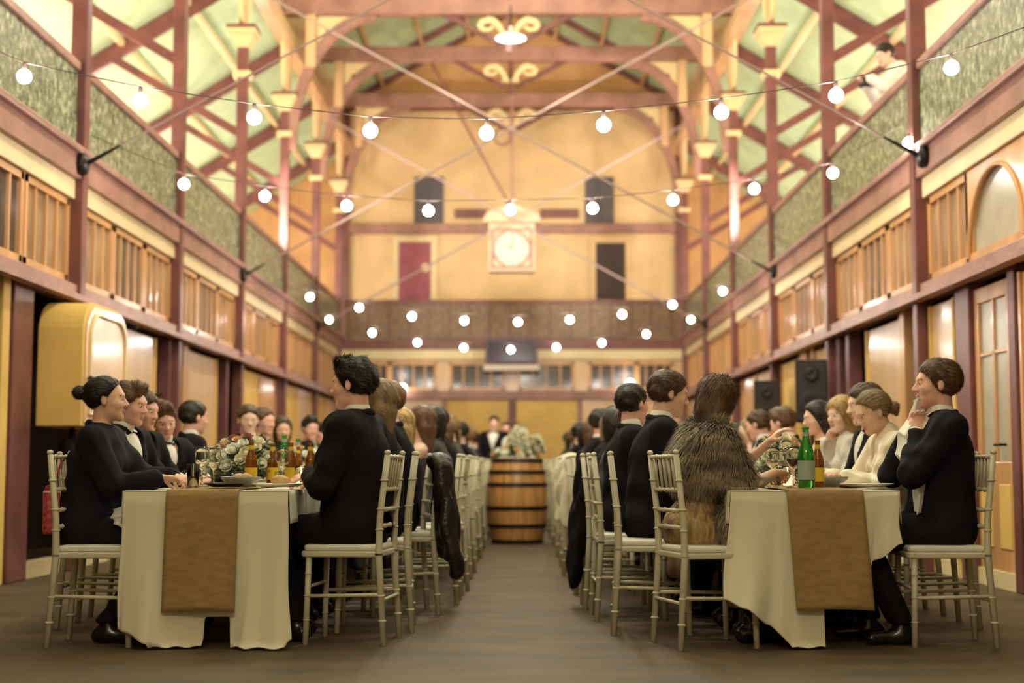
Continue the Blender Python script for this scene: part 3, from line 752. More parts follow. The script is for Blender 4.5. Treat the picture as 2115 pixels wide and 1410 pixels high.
def person(loc, heading, label, cat='person', group=None, s=1.0, sex='m', lean=6, twist=0, hy=0, hp=0, hr=0, hl=None, hrt=None, cl=1.0, cr=1.0,
           hair='short', hc='brown', skin='fair', top='tux', top_m=None, bot_m=None, h=.009, pose='sit', feet=None, legs=True, polel=None, poler=None, knee=.46, kz=.525, palm=None):
    """pose in own frame: x forward, y left, z up; origin on the floor under the seat"""
    root = empty('person', (loc[0], loc[1], loc[2] if len(loc) > 2 else 0), heading, label, cat, group)
    fem = sex == 'f'; W_ = .90 if fem else 1.0
    stand = pose == 'stand'
    pz = .93*s if stand else .565
    pel = V3(0, 0, pz); a = R(lean); u = V3(math.sin(a), 0, math.cos(a)); fw = V3(math.cos(a), 0, -math.sin(a)); BR = np.stack([fw, V3(0, 1, 0), u], 1)
    T = s*(.96 if fem else 1.0)
    waist = pel+u*.16*T; chest = pel+u*.35*T+fw*.005; neckb = pel+u*.515*T+fw*(-.015)
    sw = .185*W_*s
    tw = R(twist); lat = V3(-math.sin(tw), math.cos(tw), 0)
    sh = {1: pel+u*.465*T+lat*sw, -1: pel+u*.465*T-lat*sw}
    hs = .97*s if fem else 1.0*s
    HR = rotm(R(hy), R(hp), R(hr))
    hcn = neckb+u*.055*T+V3(0, 0, .0)+HR @ V3(.03, 0, .115)*hs
    def H(x, y, z): return hcn+HR @ V3(x, y, z)*hs
    hd = []                                          # head
    hd.append(('e', H(-.015, 0, .035), (.098*hs, .076*hs, .086*hs), HR, .02))
    hd.append(('e', H(.030, 0, -.018), (.060*hs, .061*hs, .084*hs), HR, .03))
    hd.append(('e', H(.034, 0, -.070), (.046*hs, .050*hs, .034*hs), HR, .025))
    hd.append(('c', H(.070, -.012, -.098), H(.070, .012, -.098), .017*hs, .017*hs, .022))
    hd.append(('c', H(.079, -.028, .024), H(.079, .028, .024), .012*hs, .012*hs, .018))
    hd.append(('e', H(.058, .038, -.024), (.024*hs,)*3, HR, .02)); hd.append(('e', H(.058, -.038, -.024), (.024*hs,)*3, HR, .02))
    nose = [('c', H(.086, 0, .010), H(.107, 0, -.026), .008*hs, .0115*hs, .010), ('e', H(.099, .011, -.031), (.0095*hs,)*3, HR, .006), ('e', H(.099, -.011, -.031), (.0095*hs,)*3, HR, .006)]
    lips = [('e', H(.0855, 0, -.0565), (.009*hs, .021*hs, .0055*hs), HR, .004), ('e', H(.084, 0, -.0665), (.010*hs, .018*hs, .0065*hs), HR, .004)]
    ears = [('e', H(-.008, q*.078, -.004), (.017*hs, .009*hs, .030*hs), HR @ rotm(R(q*18), R(-8)), .008) for q in (1, -1)]
    neck = [('c', neckb-u*.03, hcn+HR @ V3(-.022, 0, -.06)*hs, (.056 if not fem else .048)*s, (.053 if not fem else .045)*s, .03)]
    tor = [('e', pel+V3(-.005, 0, 0), (.125*s, .170*s*(1.03 if fem else 1), .120*s), None, .05),
           ('e', waist, (.105*s*W_, .145*s*W_, .15*s), BR, .06),
           ('e', chest, (.118*s*W_, .172*s*W_, .175*s), BR, .06),
           ('c', sh[1]*.86+sh[-1]*.14, sh[-1]*.86+sh[1]*.14, .066*s*W_, .066*s*W_, .05),
           ('c', neckb+u*.0, sh[1]*.8+sh[-1]*.2+u*.01, .05*s*W_, .045*s*W_, .05), ('c', neckb+u*.0, sh[-1]*.8+sh[1]*.2+u*.01, .05*s*W_, .045*s*W_, .05)]
    if fem: tor += [('e', chest+fw*.075+V3(0, q*.07, -.01), (.055, .06, .06), BR, .04) for q in (1, -1)]
    arms = {}; hands = []
    l1, l2 = .285*s*(.95 if fem else 1), .255*s*(.95 if fem else 1)
    for q, tgt, crl, pol in ((1, hl, cl, polel), (-1, hrt, cr, poler)):
        if tgt is None: tgt = (.36, q*.14, .80) if not stand else (.06, q*.26, .80*s)
        pol = pol if pol is not None else (-.25, q*.7, -.9)
        E, Wt = ik(sh[q], tgt, l1, l2, pol)
        E = E.astype(np.float32); Wt = Wt.astype(np.float32)
        arms[q] = [('c', sh[q], E, .056*s*W_, .043*s*W_, .035), ('c', E, Wt, .042*s*W_, .026*s*W_, .02)]
        f = (Wt-E)/np.linalg.norm(Wt-E); f2 = np.array(f, float)
        if tgt[2] < .86 and not stand: f2[2] = -.12
        nb = palm[q] if palm and q in palm else (0, -q*.35, 1)
        if abs(f2[2])/np.linalg.norm(f2) > .75 and not (palm and q in palm): nb = (.3, q*1.0, 0)
        hands += hand_prims(Wt, f2, nb, -q, crl, s*(.92 if fem else 1.0))
    lg = {}; shoes = {}
    for q in (1, -1):
        hip = pel+V3(0, q*.085*s, -.02)
        if stand:
            kn = V3(.03, q*.10, .50*s); an = V3(-.01, q*.11, .10)
        else:
            kn = V3(knee, q*.105, kz); ft = feet[q] if feet else (.40, q*.12); an = V3(ft[0], ft[1], .095)
        lg[q] = [('c', hip, kn, .082*s, .060*s, .04), ('c', kn, an, .056*s, .036*s, .03)]
        fd = V3(1, q*.12, 0); toe = an+fd*.155+V3(0, 0, -.062); heel = an+V3(-.035, 0, -.052)
        shoes[q] = [('c', heel, heel+V3(.02, 0, 0), .037, .037, .02), ('c', heel, toe, .036, .031, .03), ('c', an+V3(0, 0, .02), heel+V3(.05, 0, .01), .040, .040, .03)]
    # ---- the body: one surface
    allp = tor+neck+hd+nose+lips+ears+arms[1]+arms[-1]+hands+(lg[1]+lg[-1] if legs else [])
    pts = np.array([p[1] for p in allp]+[p[2] for p in allp if p[0] == 'c'])
    lo = pts.min(0)-.16; hi = pts.max(0)+.16; lo[2] = max(lo[2], -.0); hi[2] = max(hi[2], hcn[2]+.2)
    F = Field(lo, hi, h)
    run(F, tor, -.012); run(F, neck+hd); run(F, arms[1]+arms[-1], -.004)
    if legs: run(F, lg[1]+lg[-1], -.010)
    for q in (1, -1): F.ell(H(.096, q*.031, .004), (.017*hs, .019*hs, .0135*hs), HR, .008, sub=True)
    run(F, nose+ears+lips)
    for q in (1, -1): F.ell(H(-.004, q*.090, .0), (.010*hs, .006*hs, .018*hs), HR, .004, sub=True)
    for q in (1, -1): F.ell(H(.0735, q*.031, .006), (.0155*hs, .0165*hs, .0125*hs), HR, .003)
    run(F, hands)
    F.mesh('body', SKIN[skin], root)
    # ---- eyes, brows, lips
    if h < .011:
        for q in (1, -1):
            e = MB().ball((0, 0, 0), .0128*hs, 12, 10); o = e.build('eye', EYEW, root, smooth=True); o.location = Vector(H(.0765, q*.031, .003))
            HQ = Matrix([[float(x) for x in r] for r in HR]).to_4x4(); o.matrix_local = Matrix.Translation(Vector(H(.0765, q*.031, .003))) @ HQ
            MB().ball((.0075*hs, 0, 0), .0070*hs, 10, 8).build('iris', IRIS, o, smooth=True)
            pt = [Vector(H(.088-.018*abs(t-.35), q*(.014+.036*t), .021+.007*math.sin(t*2.6)-.005*t)) for t in (0, .25, .5, .75, 1)]
            MB().tube(pt, [.003, .004, .004, .003, .0015], 6).build('eyebrow', HM['brown' if hc in ('blond', 'ash', 'sandy') else hc], root, smooth=True)
        G = Field(lo, hi, .0035) if False else None
        FL = Field(H(.085, 0, -.06)-.04, H(.085, 0, -.06)+.04, .003); run(FL, lips, .0012); FL.mesh('lips', LIPM, root)
    # ---- hair
    k = min(h, .008)
    HF = Field(hcn-V3(.26, .2, .42), hcn+V3(.2, .2, .2), k if h < .011 else .012)
    def hcap(gr, wd=0): HF.ell(H(-.017, 0, .036), (.100*hs+gr, .078*hs+gr+wd, .088*hs+gr), HR, .02)
    def Hn(x, y, z): return HR @ V3(x, y, z)
    if hair in ('short', 'quiff', 'bald'):
        hcap(.010 if hair != 'bald' else .006); HF.ell(H(-.045, 0, .0), (.058, .066, .062), HR, .03)
        if hair == 'quiff': HF.cone(H(.045, -.03, .108), H(.055, .025, .112), .024, .024, .03); HF.cone(H(.02, 0, .112), H(-.05, 0, .112), .024, .022, .03)
        if hair == 'bald': HF.ell(H(.03, 0, .12), (.07, .06, .05), HR, .02, sub=True)
        HF.plane(Hn(-.80, 0, .60), H(.022, 0, -.014)); HF.plane(Hn(.45, 0, 1), H(-.06, 0, -.050)); HF.plane(Hn(-.15, 0, 1), H(-.06, 0, -.062))
        for q in (1, -1): HF.ell(H(.002, q*.090, -.012), (.024, .026, .040), HR, .008, sub=True)
    elif hair == 'bun':
        hcap(.007); HF.plane(Hn(-.80, 0, .60), H(.012, 0, .006)); HF.plane(Hn(-.55, 0, 1), H(-.05, 0, -.045))
        for q in (1, -1): HF.ell(H(.0, q*.090, -.010), (.022, .026, .036), HR, .008, sub=True)
        HF.ell(H(-.135, 0, .045), (.034, .040, .036), HR, .012); HF.cone(H(-.10, 0, .04), H(-.13, 0, .045), .022, .022, .01)
    elif hair == 'lowbun':
        hcap(.009); HF.plane(Hn(-.80, 0, .60), H(.012, 0, .006)); HF.plane(Hn(-.55, 0, 1), H(-.05, 0, -.055))
        for q in (1, -1): HF.ell(H(.0, q*.090, -.010), (.022, .026, .036), HR, .008, sub=True)
        HF.ell(H(-.120, 0, -.020), (.034, .046, .034), HR, .012); HF.cone(H(-.15, .0, -.03), H(-.13, 0, -.07), .016, .010, .01)
    elif hair == 'long':
        hcap(.016)
        HF.ell(H(-.052, 0, -.05), (.062, .088, .10), HR, .03)
        base = H(-.055, 0, -.06)
        HF.cone(base+lat*.03, base+lat*.035-V3(.015, 0, .20), .058, .034, .03); HF.cone(base-lat*.03, base-lat*.035-V3(.015, 0, .20), .058, .034, .03)
        HF.ell(H(.085, 0, -.075), (.085, .074, .125), HR, .01, sub=True)
        HF.plane(Hn(-.85, 0, .45), H(.036, 0, .0))
    elif hair == 'bob':
        hcap(.020, .003)
        HF.ell(H(-.035, 0, -.03), (.085, .094, .105), HR, .03); HF.cone(H(-.05, .045, -.06), H(-.03, .06, -.13), .042, .022, .03); HF.cone(H(-.05, -.045, -.06), H(-.03, -.06, -.13), .042, .022, .03); HF.cone(H(-.09, 0, -.05), H(-.085, 0, -.13), .04, .03, .03)
        HF.ell(H(.092, 0, -.06), (.080, .076, .125), HR, .01, sub=True); HF.plane(Hn(-.9, 0, .40), H(.060, 0, .0))
    inv = HR
    def hd_disp(V):
        L = (V-hcn) @ inv; r = np.linalg.norm(L, axis=1, keepdims=True)+1e-6
        a1 = np.arctan2(L[:, 1], L[:, 2]+.02); w = .0016*np.sin(a1*46+L[:, 0]*30)+.0012*np.sin(a1*95+3*np.sin(L[:, 0]*50))
        if hair == 'quiff' or hair == 'short': w = w+.003*np.sin(L[:, 0]*70+a1*9)
        return ((L/r)*w[:, None]) @ inv.T
    ho = HF.mesh('hair', HM[hc], root, hd_disp)
    if h < .0075: strands(ho, HM[hc], hair, HR, hcn, hs, 9000)
    elif h < .0098: strands(ho, HM[hc], hair, HR, hcn, hs, 4000)
    # ---- clothes
    ch = max(h, .0085)
    def wr(V):                                        # folds in cloth
        x, y, z = V[:, 0], V[:, 1], V[:, 2]
        w = .0042*np.sin(34*z+9*np.sin(7*x+5*y))+.0036*np.sin(29*x+24*z+6*np.sin(11*y))
        return np.stack([w*.7, w, w*.3], 1)
    vtop = {'tux': .098, 'suit': .06, 'black_jacket': 0}.get(top, 0)
    sleeves = []
    for q in (1, -1):
        A = arms[q]; cuff = .83
        e, w = np.asarray(A[1][1]), np.asarray(A[1][2])
        sleeves += [('c', A[0][1], A[0][2], A[0][3]+.011, A[0][4]+.012, .035), ('c', e, e+(w-e)*cuff, A[1][3]+.014, A[1][4]+.019, .02)]
    def cloth(name, m, prims, g, cut=None, lo_=None, hi_=None, disp=wr, hh=None):
        Fc = Field(lo if lo_ is None else lo_, hi if hi_ is None else hi_, hh or ch)
        run(Fc, prims, g)
        if cut: cut(Fc)
        return Fc.mesh(name, m, root, disp)
    def neckcut(Fc): Fc.cone(neckb+u*.012-fw*.0, neckb+u*.10+fw*.02, .055*s, .062*s, .01, sub=True)
    hip = [('e', pel+V3(-.005, 0, -.01), (.135*s, .185*s, .115*s), None, .05)]
    if top in ('tux', 'suit', 'black_jacket'):
        jk = [('e', chest-u*.02-fw*.01, (.128*s*W_, .180*s*W_, .19*s), BR, .05), ('e', waist+fw*.005, (.128*s*W_, .168*s*W_, .17*s), BR, .06),
              ('c', chest-fw*.045, pel-fw*.025+u*.02, .105*s*W_, .125*s*W_, .05), ('e', pel+u*.03+fw*.01, (.150*s, .188*s, .14*s), BR, .05)]
        jk += [('c', sh[1]*.65+sh[-1]*.35+u*.008 if q > 0 else sh[-1]*.65+sh[1]*.35+u*.008, sh[q]*.99+sh[-q]*.01+u*.006, .058*s*W_, .066*s*W_, .04) for q in (1, -1)]
        def vcut(Fc):
            neckcut(Fc)
            if not vtop: return
            n0 = neckb+fw*.05; b0 = pel+u*.24*T+fw*.17
            for t in np.linspace(0, 1, 14):
                c = n0*(1-t)+b0*t+fw*(.075*math.sin(PI*min(t*1.2, 1)))
                Fc.ell(c, (.085, max(.008, vtop*(1-t)*s), .035), BR, .01, sub=True)
        cloth('jacket', top_m or SUIT, tor+hip+jk+sleeves, .010, vcut)
        if h < .012:                                  # collar and lapels
            CB = Field(neckb-.16, neckb+.16, ch)
            for t in range(25):
                b = -PI*.80+PI*1.60*t/24; p = neckb+fw*(-math.cos(b)*.062*s)+V3(0, 1, 0)*math.sin(b)*.066*s+u*(.012+.022*math.cos(b))
                CB.ell(p, (.016, .016, .022), BR, .012)
            CB.mesh('collar', top_m or SUIT, root)
        scut = None
        if vtop:
            st = [p for p in tor]
            cloth('shirt', SHIRT, [('e', chest+fw*.012, (.116*s*W_, .12*s*W_, .19*s), BR, .05), ('e', waist+fw*.01, (.108*s*W_, .12*s*W_, .14*s), BR, .05), ('c', neckb-u*.05+fw*.02, neckb+u*.040+fw*.008, (.060 if not fem else .05)*s, (.0605 if not fem else .05)*s, .02)], .003, scut, disp=None)
        if h < .012 or True:
            for q in (1, -1):
                A = arms[q]; e, w = np.asarray(A[1][1]), np.asarray(A[1][2]); f = w-e
                if vtop and not fem: MB().tube([Vector(e+f*.86), Vector(e+f*1.02)], [A[1][4]+.014, A[1][4]+.010], 14).build('shirt_cuff', SHIRT, root, smooth=True)
        if top == 'tux':
            c = Vector(neckb+u*.018+fw*.072)
            m = MB()
            for q in (1, -1):
                m.add([c+Vector((0, 0, .008)), c-Vector((0, 0, .008)), c+Vector((-.012, q*.05, .022)), c+Vector((-.012, q*.05, -.022)), c+Vector((.012, q*.03, .0))], [(0, 1, 4), (1, 3, 4), (3, 2, 4), (2, 0, 4), (0, 2, 3, 1)])
            m.ball(c, .010, 8, 6); m.build('bow_tie', SHOEM, root)
    elif top == 'shirt':
        cloth('shirt', top_m or SHIRT, tor+hip+sleeves+[('c', neckb-u*.05+fw*.02, neckb+u*.03+fw*.006, .060*s, .063*s, .02)], .008, lambda Fc: Fc.cone(neckb+u*.02, neckb+u*.12+fw*.02, .050*s, .060*s, .004, sub=True))
    elif top == 'blouse':
        cloth('blouse', top_m or BLOUSE, tor+hip+[(p[0], p[1], p[2], p[3]+.010, p[4]+.014, p[5]) for p in sleeves]+[('c', neckb-u*.03, neckb+u*.02, .058*s, .062*s, .02)], .010, lambda Fc: (Fc.cone(neckb-u*.02+fw*.03, neckb+u*.10+fw*.04, .050*s, .064*s, .01, sub=True), Fc.ell(neckb+fw*.10-u*.05, (.07, .045, .09), BR, .01, sub=True)))
    elif top == 'dress':                              # bare arms and shoulders
        def dcut(Fc): Fc.plane(-u, neckb-u*.10*s)
        cloth('dress', top_m or GOLDD, tor[:3]+tor[6:]+hip, .008, dcut)
        for q in (1, -1): MB().tube([Vector(neckb-u*.11+V3(0, q*.09, 0)+fw*.09), Vector(neckb-u*.0+V3(0, q*.095, 0)+fw*.0+u*.0), Vector(neckb-u*.12+V3(0, q*.09, 0)-fw*.10)], .008, 6).build('strap', top_m or GOLDD, root)
    bm = bot_m or (SUIT if top in ('tux', 'suit', 'black_jacket', 'shirt') else (top_m or GOLDD))
    if legs:
        if fem and top not in ('black_jacket',):
            sk = hip+[p for q in (1, -1) for p in lg[q]]+[('c', (lg[1][0][2]+lg[-1][0][2])/2, (lg[1][1][2]+lg[-1][1][2])/2+V3(0, 0, .12), .11, .10, .05)]
            cloth('skirt', bm, sk, .014, lambda Fc: Fc.plane((0, 0, 1), (0, 0, .16)))
        else:
            cloth('trousers', bm, hip+[(p[0], p[1], p[2], p[3]+.004, p[4]+.014, p[5]) for q in (1, -1) for p in lg[q]], .008, lambda Fc: (Fc.plane((0, 0, 1), (0, 0, .10)), Fc.plane(-u, pel+u*.10)))
        for q in (1, -1):
            slo = np.min([p[1] for p in shoes[q]]+[p[2] for p in shoes[q]], 0)-.07; shi = np.max([p[1] for p in shoes[q]]+[p[2] for p in shoes[q]], 0)+.07; slo[2] = max(slo[2], -.02)
            Fs = Field(slo, shi, min(ch, .009)); run(Fs, shoes[q]); Fs.plane((0, 0, 1), (0, 0, .004), .004); Fs.mesh('shoe', SHOEM, root)
    return root, dict(H=H, HR=HR, neckb=neckb, chest=chest, u=u, fw=fw, pel=pel, arms=arms, sh=sh)
# ================================================================== CHAIR
def ringed(m, a, b, r, rings, n=8):
    a, b = Vector(a), Vector(b); m.tube([a, b], r, n)
    d = (b-a)
    for t in rings: m.tube([a+d*(t-.006), a+d*t, a+d*(t+.006)], [r, r*1.38, r], n)
def make_chair(w=.19):
    t = empty('dining_chair')
    m = MB(); N = 10
    out = []
    for k in range(4):
        cx, cy = [(.175, w-.025), (-.165, w-.035), (-.165, -w+.035), (.175, -w+.025)][k]
        for j in range(4):
            a = [0, PI/2, PI, 3*PI/2][k]+j*PI/6
            out.append((cx+.03*math.cos(a), cy+.03*math.sin(a)))
    m.prism(out, .425, .455, lambda a, b, z: (a, b, z)); m.build('seat', CHAIRM, t, bevel=.008)
    q = MB(); q.prism([(x*.95, y*.93) for x, y in out], .455, .485, lambda a, b, z: (a, b, z)); q.build('cushion', CUSH, t, smooth=False, bevel=.012)
    top = []
    for s in (1, -1):
        m = MB(); P = [(-.215, s*(w-.005), 0), (-.185, s*(w-.015), .44), (-.19, s*(w-.015), .62), (-.225, s*(w-.012), .925)]
        m.tube(P, [.016, .018, .0165, .0145], 8)
        for z in (.12, .24, .44, .56, .66, .80):
            for a, b in zip(P[:-1], P[1:]):
                if a[2] <= z <= b[2]:
                    f = (z-a[2])/(b[2]-a[2]); c = [a[i]+(b[i]-a[i])*f for i in range(3)]; m.tube([(c[0], c[1], z-.007), (c[0], c[1], z), (c[0], c[1], z+.007)], [.016, .0225, .016], 8)
        m.ball((P[-1][0]-.001, P[-1][1], .936), (.017, .017, .013), 8, 6)
        m.build('back_leg', CHAIRM, t, smooth=True)
        m = MB(); ringed(m, (.175, s*(w-.005), 0), (.165, s*(w-.02), .43), .0155, (.28, .55, .8)); m.build('front_leg', CHAIRM, t, smooth=True)
        m = MB(); ringed(m, (-.205, s*(w-.008), .245), (.17, s*(w-.012), .235), .0095, (.3, .7), 6); m.build('stretcher', CHAIRM, t, smooth=True)
    def bx(z): return -.185-.005*(z-.44)/.18 if z < .62 else -.19-.035*(z-.62)/.305
    for z in (.915, .755, .655, .575):
        m = MB(); ringed(m, (bx(z), -w+.014, z), (bx(z), w-.014, z), .0105, (.25, .5, .75) if z > .9 or z == .755 else (.33, .67), 6); m.build('back_rail', CHAIRM, t, smooth=True)
    for k in range(5):
        y = -w+.014+(2*w-.028)*(k+1)/6
        m = MB(); ringed(m, (bx(.755), y, .755), (bx(.915), y, .915), .0075, (.5,), 6); m.build('spindle', CHAIRM, t, smooth=True)
    for x, z in ((.17, .28), (-.207, .22)):
        m = MB(); m.tube([(x, -w+.01, z), (x, w-.01, z)], .009, 6); m.build('stretcher', CHAIRM, t, smooth=True)
    return t
CH0 = make_chair(); chfirst = [True]
def chair(x, y, rz, label, group='white ladderback chairs'):
    if chfirst[0]: o = CH0; chfirst[0] = False
    else: o = copy_tree(CH0)
    o.location = (x, y, 0); o.rotation_euler = (0, 0, rz); tag(o, label, 'chair', group); return o
# ================================================================== TABLES
TZ = .75
TX = {'L': (-1.73, -.93), 'R': (1.21, 2.02)}; TY = (6.92, 21.5)
def table(k, name):
    x0, x1 = TX[k]; y = TY[0]; n = 0
    t = empty('banquet_table', ((x0+x1)/2, (TY[0]+TY[1])/2, 0), 0, 'long trestle table under cream linen on the %s of the aisle' % name, 'table')
    W = (x1-x0)-.03; L = TY[1]-TY[0]-.03
    MB().bb(-W/2, W/2, -L/2, L/2, TZ-.035, TZ-.006).build('tabletop', ORANGE, t)
    for j in range(9):
        yy = -L/2+.45+j*(L-.9)/8
        for s in (-1, 1): MB().tube([(s*(W/2-.1), yy, 0), (s*(W/2-.1), yy, TZ-.04)], .014, 6).build('leg', BLACKM, t)
table('L', 'left'); table('R', 'right')
def interp(tb, u):
    for a, b in zip(tb[:-1], tb[1:]):
        if u <= b[0]:
            f = (u-a[0])/(b[0]-a[0]+1e-9); f = f*f*(3-2*f); return [a[i]+(b[i]-a[i])*f for i in range(1, len(a))]
    return list(tb[-1][1:])
def tablecloth(k, name, hem, amp=.012, side_hang=.16):
    x0, x1 = TX[k]; y0, y1 = TY; W = x1-x0; ra, rb = {'L': (.27, .71), 'R': (.33, .78)}[k]
    # end panel: top row on the table edge, hanging with folds
    NU, NV = 90, 60; P = []
    for i in range(NU):
        u = i/(NU-1)
        zb, yo, xo = interp(hem, u)
        for j in range(NV):
            v = j/(NV-1)
            z = TZ+(zb-TZ)*v
            ru = 1 if (u < ra-.06 or u > rb+.06) else .15
            fold = (math.sin(u*23+1.3*math.sin(u*9))*amp*1.6+math.sin(u*51+v*2)*amp*.5)*v**1.2*ru
            yy = y0-.012*min(1, v*12)-yo*v**2.2+fold
            xx = x0+W*u+xo*v**1.3+.008*math.sin(v*7+u*13)*v
            # a curl near the hem where the cloth touches the floor
            if z < .03: yy -= (.03-z)*1.0; z = .012+.004*math.sin(u*60)
            P.append((xx, yy, z))
    m = MB().grid(P, NU, NV)
    # top sheet
    T = []
    ny = 60
    for i in range(9):
        for j in range(ny): T.append((x0+W*i/8, y0-.006+(y1-y0)*j/(ny-1), TZ+.001))
    m.grid(T, 9, ny)
    for s, xx in ((-1, x0), (1, x1)):
        S = []
        for j in range(240):
            v = j/239; yy = y0+(y1-y0)*v
            for q in range(8):
                f = q/7; S.append((xx+s*(.004+.012*math.sin(yy*19)*f+.012*f), yy, TZ-f*(side_hang+.015*math.sin(yy*2.3))))
        m.grid(S, 240, 8)
    o = m.build('tablecloth', CLOTH, None, smooth=True, solid=.003)
    tag(o, 'cream linen tablecloth puddling at the front corners of the %s table' % name, 'tablecloth', 'cream tablecloths')
    return o
HEML = [(0, .09, .02, -.01), (.05, .08, .05, -.02), (.20, .03, .08, .0), (.30, .012, .05, .02), (.46, .012, .02, .03), (.50, .15, .01, .01), (.66, .15, .01, 0), (.71, .02, .03, -.02), (.82, .0, .09, -.01), (.95, .012, .08, .03), (1, .05, .04, .03)]
HEMR = [(0, .24, .10, -.06), (.12, .20, .12, -.06), (.24, .12, .08, -.03), (.33, .012, .05, .03), (.47, .012, .02, .05), (.51, .20, .01, .02), (.74, .22, .01, 0), (.86, .42, .01, 0), (1, .50, .01, 0)]
tablecloth('L', 'left', HEML); tablecloth('R', 'right', HEMR)
def runner(k, name, xa, xb, zb, sk):
    W = xb-xa; P = []; NU = 16; y0 = TY[0]
    path = [(y0-.034, zb+(TZ-zb)*t/22) for t in range(22)]+[(y0-.022, TZ+.004), (y0-.006, TZ+.008)]+[(y0+(TY[1]-y0-.05)*t/40, TZ+.009) for t in range(1, 41)]
    for i in range(NU):
        u = i/(NU-1)
        for j, (yy, z) in enumerate(path):
            f = max(0, (TZ-z)/(TZ-zb)) if z < TZ else 0
            P.append((xa+W*u+sk*f, yy-.055*f-.006*math.sin(u*5+f*5)*f, z+.01*f*math.sin(u*3)))
    o = MB().grid(P, NU, len(path)).build('table_runner', KRAFT, None, smooth=True, solid=.002)
    tag(o, 'brown kraft runner hanging over the near end of the %s table' % name, 'table runner', 'kraft runners')
runner('L', 'left', -1.515, -1.165, .175, 0.0); runner('R', 'right', 1.475, 1.845, .185, .03)
# ================================================================== PEOPLE AND CHAIRS
def hx(u, d): return at(u, 800, d).x
RP = {}
# ---- seats: (x, y, heading)
GA, GB, GC, GD = 'far guests on the left side of the left table', 'far guests with backs to the aisle at the left table', 'far guests with backs to the aisle at the right table', 'far guests on the right side of the right table'
# A: left side of left table, facing right
person((-1.985, 7.22), 0, 'woman with dark bun in black jacket leaning on the left end of the left table', s=.97, sex='f', lean=7, hy=10, hp=-2, hl=(.43, .02, .815), hrt=(.40, -.14, .812), cl=.9, cr=.8, hair='bun', hc='dark', skin='warm', top='black_jacket', top_m=NAVY, bot_m=NAVY, h=.0062, feet={1: (.18, .12), -1: (.14, -.12)}, poler=(-.3, -.3, -1))
person((-2.09, 7.90), -R(14), 'man in tuxedo seated just behind the woman with the bun, facing right', s=.95, lean=10, hy=2, hp=8, hair='quiff', hc='chestnut', skin='ruddy', top='tux', h=.0085)
person((-2.17, 8.50), -R(18), 'dark haired man in tuxedo, third from the near end on the left', s=.94, lean=10, hy=-4, hp=10, hair='short', hc='brown', skin='ruddy', top='tux', h=.0095)
person((-2.18, 9.10), -R(34), 'laughing man with wavy brown hair looking down towards the camera, left table', s=.90, lean=16, hy=-26, hp=18, hr=8, hair='quiff', hc='chestnut', skin='ruddy', top='tux', h=.0095)
person((-2.22, 10.1), R(10), 'man with neat black hair and white collar turned away, left table', s=.95, lean=8, hy=28, twist=16, hp=4, hair='short', hc='dark', skin='ruddy', top='tux', h=.010)
person((-2.12, 11.6), 0, 'man with short brown hair facing the camera behind the large bouquet', lean=10, hy=-70, hp=6, hair='short', hc='brown', skin='fair', top='tux', h=.011)
person((-2.10, 12.3), 0, 'brown haired man half hidden behind the man facing the camera, left table', lean=6, hy=-30, hp=2, hair='short', hc='chestnut', skin='ruddy', top='suit', h=.012)
person((-2.08, 13.1), 0, 'woman with long brown hair and pale face facing the camera, left table', s=.97, sex='f', lean=10, hy=-72, hp=4, hair='long', hc='brown', skin='warm', top='black_jacket', h=.011)
person((-2.02, 14.3), 0, 'man with dark hair, hand raised to his face, left table', lean=10, hy=-60, hp=6, hl=(.22, .06, 1.12), cl=1.3, hair='quiff', hc='dark', skin='ruddy', top='tux', h=.012)
person((-2.00, 15.4), 0, 'shorter brown haired man in pink light, right of the man with raised hand', s=.92, lean=14, hy=-60, hp=8, hair='short', hc='brown', skin='ruddy', top='suit', h=.012)
# B: right side of the left table, facing left
person((-.64, 7.24), PI-R(16), 'tall man with dark wavy hair in black suit, back to the aisle', s=1.05, lean=0, hy=2, hp=3, hl=(.22, .06, .83), hrt=(.30, -.14, .82), cl=1.3, cr=.9, hair='quiff', hc='dark', skin='ruddy', top='suit', h=.0062, feet={1: (.26, .13), -1: (.34, -.12)}, polel=(.0, .55, -1), knee=.42, kz=.53)
person((-.61, 7.90), PI, 'woman with long blonde-brown hair behind the man in the black suit', s=1.0, sex='f', lean=-1, hy=-25, hair='long', hc='ash', skin='fair', top='black_jacket', h=.0085)
person((-.58, 8.52), PI, 'man with sandy hair half hidden by the long haired woman, left table', s=1.0, lean=2, hy=-20, hair='short', hc='sandy', top='tux', h=.010)
person((-.57, 9.20), PI, 'woman with bright blonde hair, back to the aisle, left table', s=.86, sex='f', lean=2, hy=-20, hair='long', hc='blond', top='black_jacket', h=.010)
person((-.50, 9.95), PI, 'woman with reddish brown hair beside the blonde, left table', s=.92, sex='f', lean=0, hy=-15, hair='long', hc='chestnut', top='dress', top_m=CHAR, h=.011)
person((-.46, 10.75), PI, 'woman with dark rounded hair and bare shoulder strap, left table', s=.95, sex='f', lean=2, hy=-10, hair='bob', hc='dark', top='black_jacket', top_m=CHAR, h=.011)
